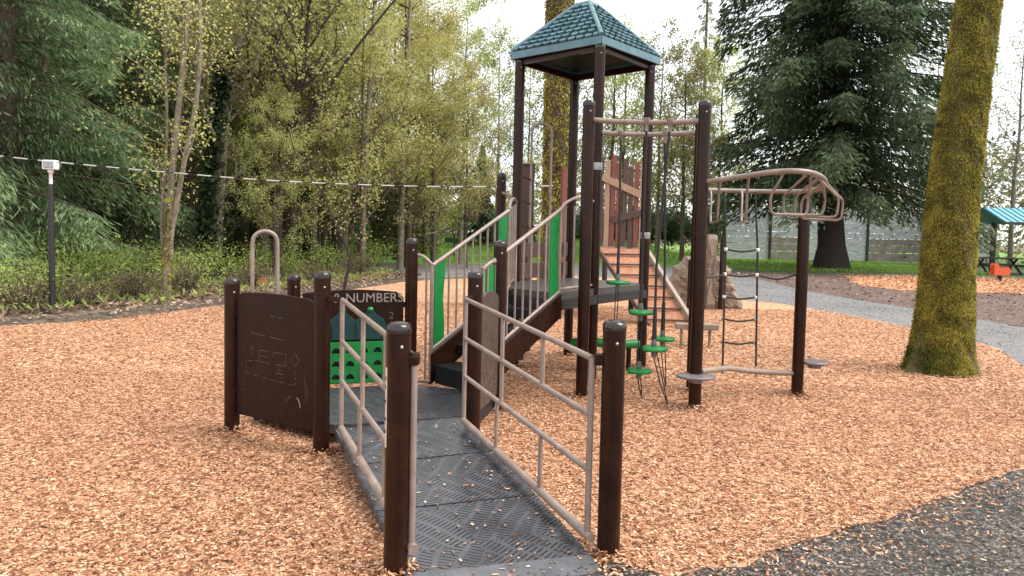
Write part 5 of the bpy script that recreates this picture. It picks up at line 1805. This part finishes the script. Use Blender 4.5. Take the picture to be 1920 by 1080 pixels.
# ------------------------------------------------------------------ court wall, shelter and toys on the right
CW = thing('court_wall', 'long weathered grey board wall behind the huge conifer', 'wall', (14, 43.5, 0))
segs = [(-1.3, 1.6), (1.6, 3.7), (3.7, 7.9), (7.9, 11.6), (11.6, 16.5)]
for i, (x0, x1) in enumerate(segs):
    sl_ = .13
    p = MB()
    rw = random.Random(i)
    for z0, z1 in ((1.5, 1.82), (1.83, 2.15), (2.16, 2.42), (2.43, 2.72), (2.73, 2.98), (2.99, 3.25)):
        xa_ = x0 + .05
        while xa_ < x1 - .06:
            xb_ = min(x1 - .05, xa_ + rw.uniform(.5, 1.5))
            p.box(((xa_ + xb_) / 2, sl_ * (xa_ + xb_) / 2 + rw.uniform(-.02, .02), (z0 + z1) / 2), (xb_ - xa_ - .015, .05, z1 - z0 - .012), rz=sl_)
            xa_ = xb_
    p.build('wall_panel', GREYW, CW)
    p = MB()
    for z0, z1 in ((.1, .62), (.64, 1.08), (1.1, 1.49)):
        p.box(((x0 + x1) / 2, sl_ * (x0 + x1) / 2, (z0 + z1) / 2), (x1 - x0 - .1, .05, z1 - z0 - .02), rz=sl_)
    p.build('kick_board', GREYT if i % 2 else GREYW, CW)
for x in [s[0] for s in segs] + [16.5]:
    MB().box((x, .13 * x - .06, 1.7), (.12, .12, 3.4), rz=.13).build('post', DARKP, CW)

SH = thing('picnic_shelter', 'open picnic shelter with low teal metal roof at the right edge', 'shelter', (25.5, 34.5, 0))
rfm = MB()
for s in (-1, 1):
    rfm.add([(-3.1, s * 1.6, 2.45), (3.2, s * 1.6, 2.45), (3.2, 0, 3.15), (-3.1, 0, 3.15)], [(0, 1, 2, 3) if s < 0 else (3, 2, 1, 0)])
    rfm.add([(-3.1, s * 1.6, 2.40), (3.2, s * 1.6, 2.40), (3.2, 0, 3.10), (-3.1, 0, 3.10)], [(3, 2, 1, 0) if s < 0 else (0, 1, 2, 3)])
    for k in range(21):
        x = -3.05 + k * .31
        rfm.beam((x, s * 1.6, 2.47), (x, 0, 3.17), .035, .04)
ro = rfm.build('roof', TEALR, SH)
MB().box((0.05, -1.62, 2.40), (6.3, .04, .12)).build('fascia', DARKP, ro)
for x in (-1.6, 3.0):
    for y in (-1.4, 1.4):
        MB().box((x, y, 1.22), (.14, .14, 2.46)).build('post', DARKP, SH)
PT = thing('picnic_table', 'dark picnic table under the teal shelter roof', 'table', (23.3, 34.6, 0))
MB().box((0, 0, .75), (2.1, .8, .06)).build('table_top', DARKP, PT, .01)
for s in (-1, 1):
    MB().box((0, s * .68, .45), (2.1, .28, .05)).build('bench_seat', DARKP, PT, .01)
lg = MB()
for x in (-.8, .8):
    lg.beam((x, -.6, 0), (x, .25, .72), .06, .08)
    lg.beam((x, .6, 0), (x, -.25, .72), .06, .08)
    lg.beam((x, -.72, .40), (x, .72, .40), .05, .07)
lg.build('leg_frame', DARKP, PT)

TY = thing('spring_rider', 'orange spring rider toy standing on the far chip bed', 'spring rider', (19.4, 28.6, 0))
TY.scale = (.74, .74, .74)
MB().prism([(-.42, 0), (.42, 0), (.46, .28), (.30, .52), (.18, .38), (-.12, .38), (-.22, .62), (-.42, .60)], (0, -.16, .32), V((1, 0, 0)), ZU, .05).build('side_panel', ORANGE, TY, .01)
MB().prism([(-.42, 0), (.42, 0), (.46, .28), (.30, .52), (.18, .38), (-.12, .38), (-.22, .62), (-.42, .60)], (0, .16, .32), V((1, 0, 0)), ZU, .05).build('side_panel', ORANGE, TY, .01)
MB().box((.02, 0, .66), (.32, .30, .05)).build('seat', ORANGE, TY, .01)
MB().box((-.33, 0, .72), (.05, .30, .3)).build('backrest', ORANGE, TY, .01)
spg = [(.11 * math.cos(a), .11 * math.sin(a), .02 + a * .0085) for a in [i * .4 for i in range(92)]]
MB().tube(spg, .02, 6).build('spring', BLACK, TY)
MB().tube([(.3, -.28, .80), (.3, .28, .80)], .02, 8).build('handle_bar', BLACK, TY)

# cut stump face among the litter, small park sign, dog bin
o = MB()
o.lathe((0, 0, 0), [(.20, -.03), (.16, .1), (.155, .36), (.14, .37)], 18)
so_ = thing('tree_stump', 'small orange faced cut stump seen through the tan landing hoop', 'stump', (-6.4, 18.6, 0))
o.build('bark', BARK, so_)
MB().add([(.10 * math.cos(a) * 1.5, -.165 + .0 * a, .19 + .15 * math.sin(a)) for a in [i * math.pi / 10 for i in range(20)]], [tuple(range(20))]).build('cut_face', CUTW, so_)
so_.scale = (.9, .9, .9)
BN = thing('marker_post', 'thin dark marker post with small box standing on the bright far grass', 'post', (-2.95, 36.5, 0))
MB().box((0, 0, .65), (.09, .09, 1.3)).build('post', DARKP, BN, .01)
MB().box((-.27, 0, 1.02), (.42, .2, .26)).build('box', DARKP, BN, .02)
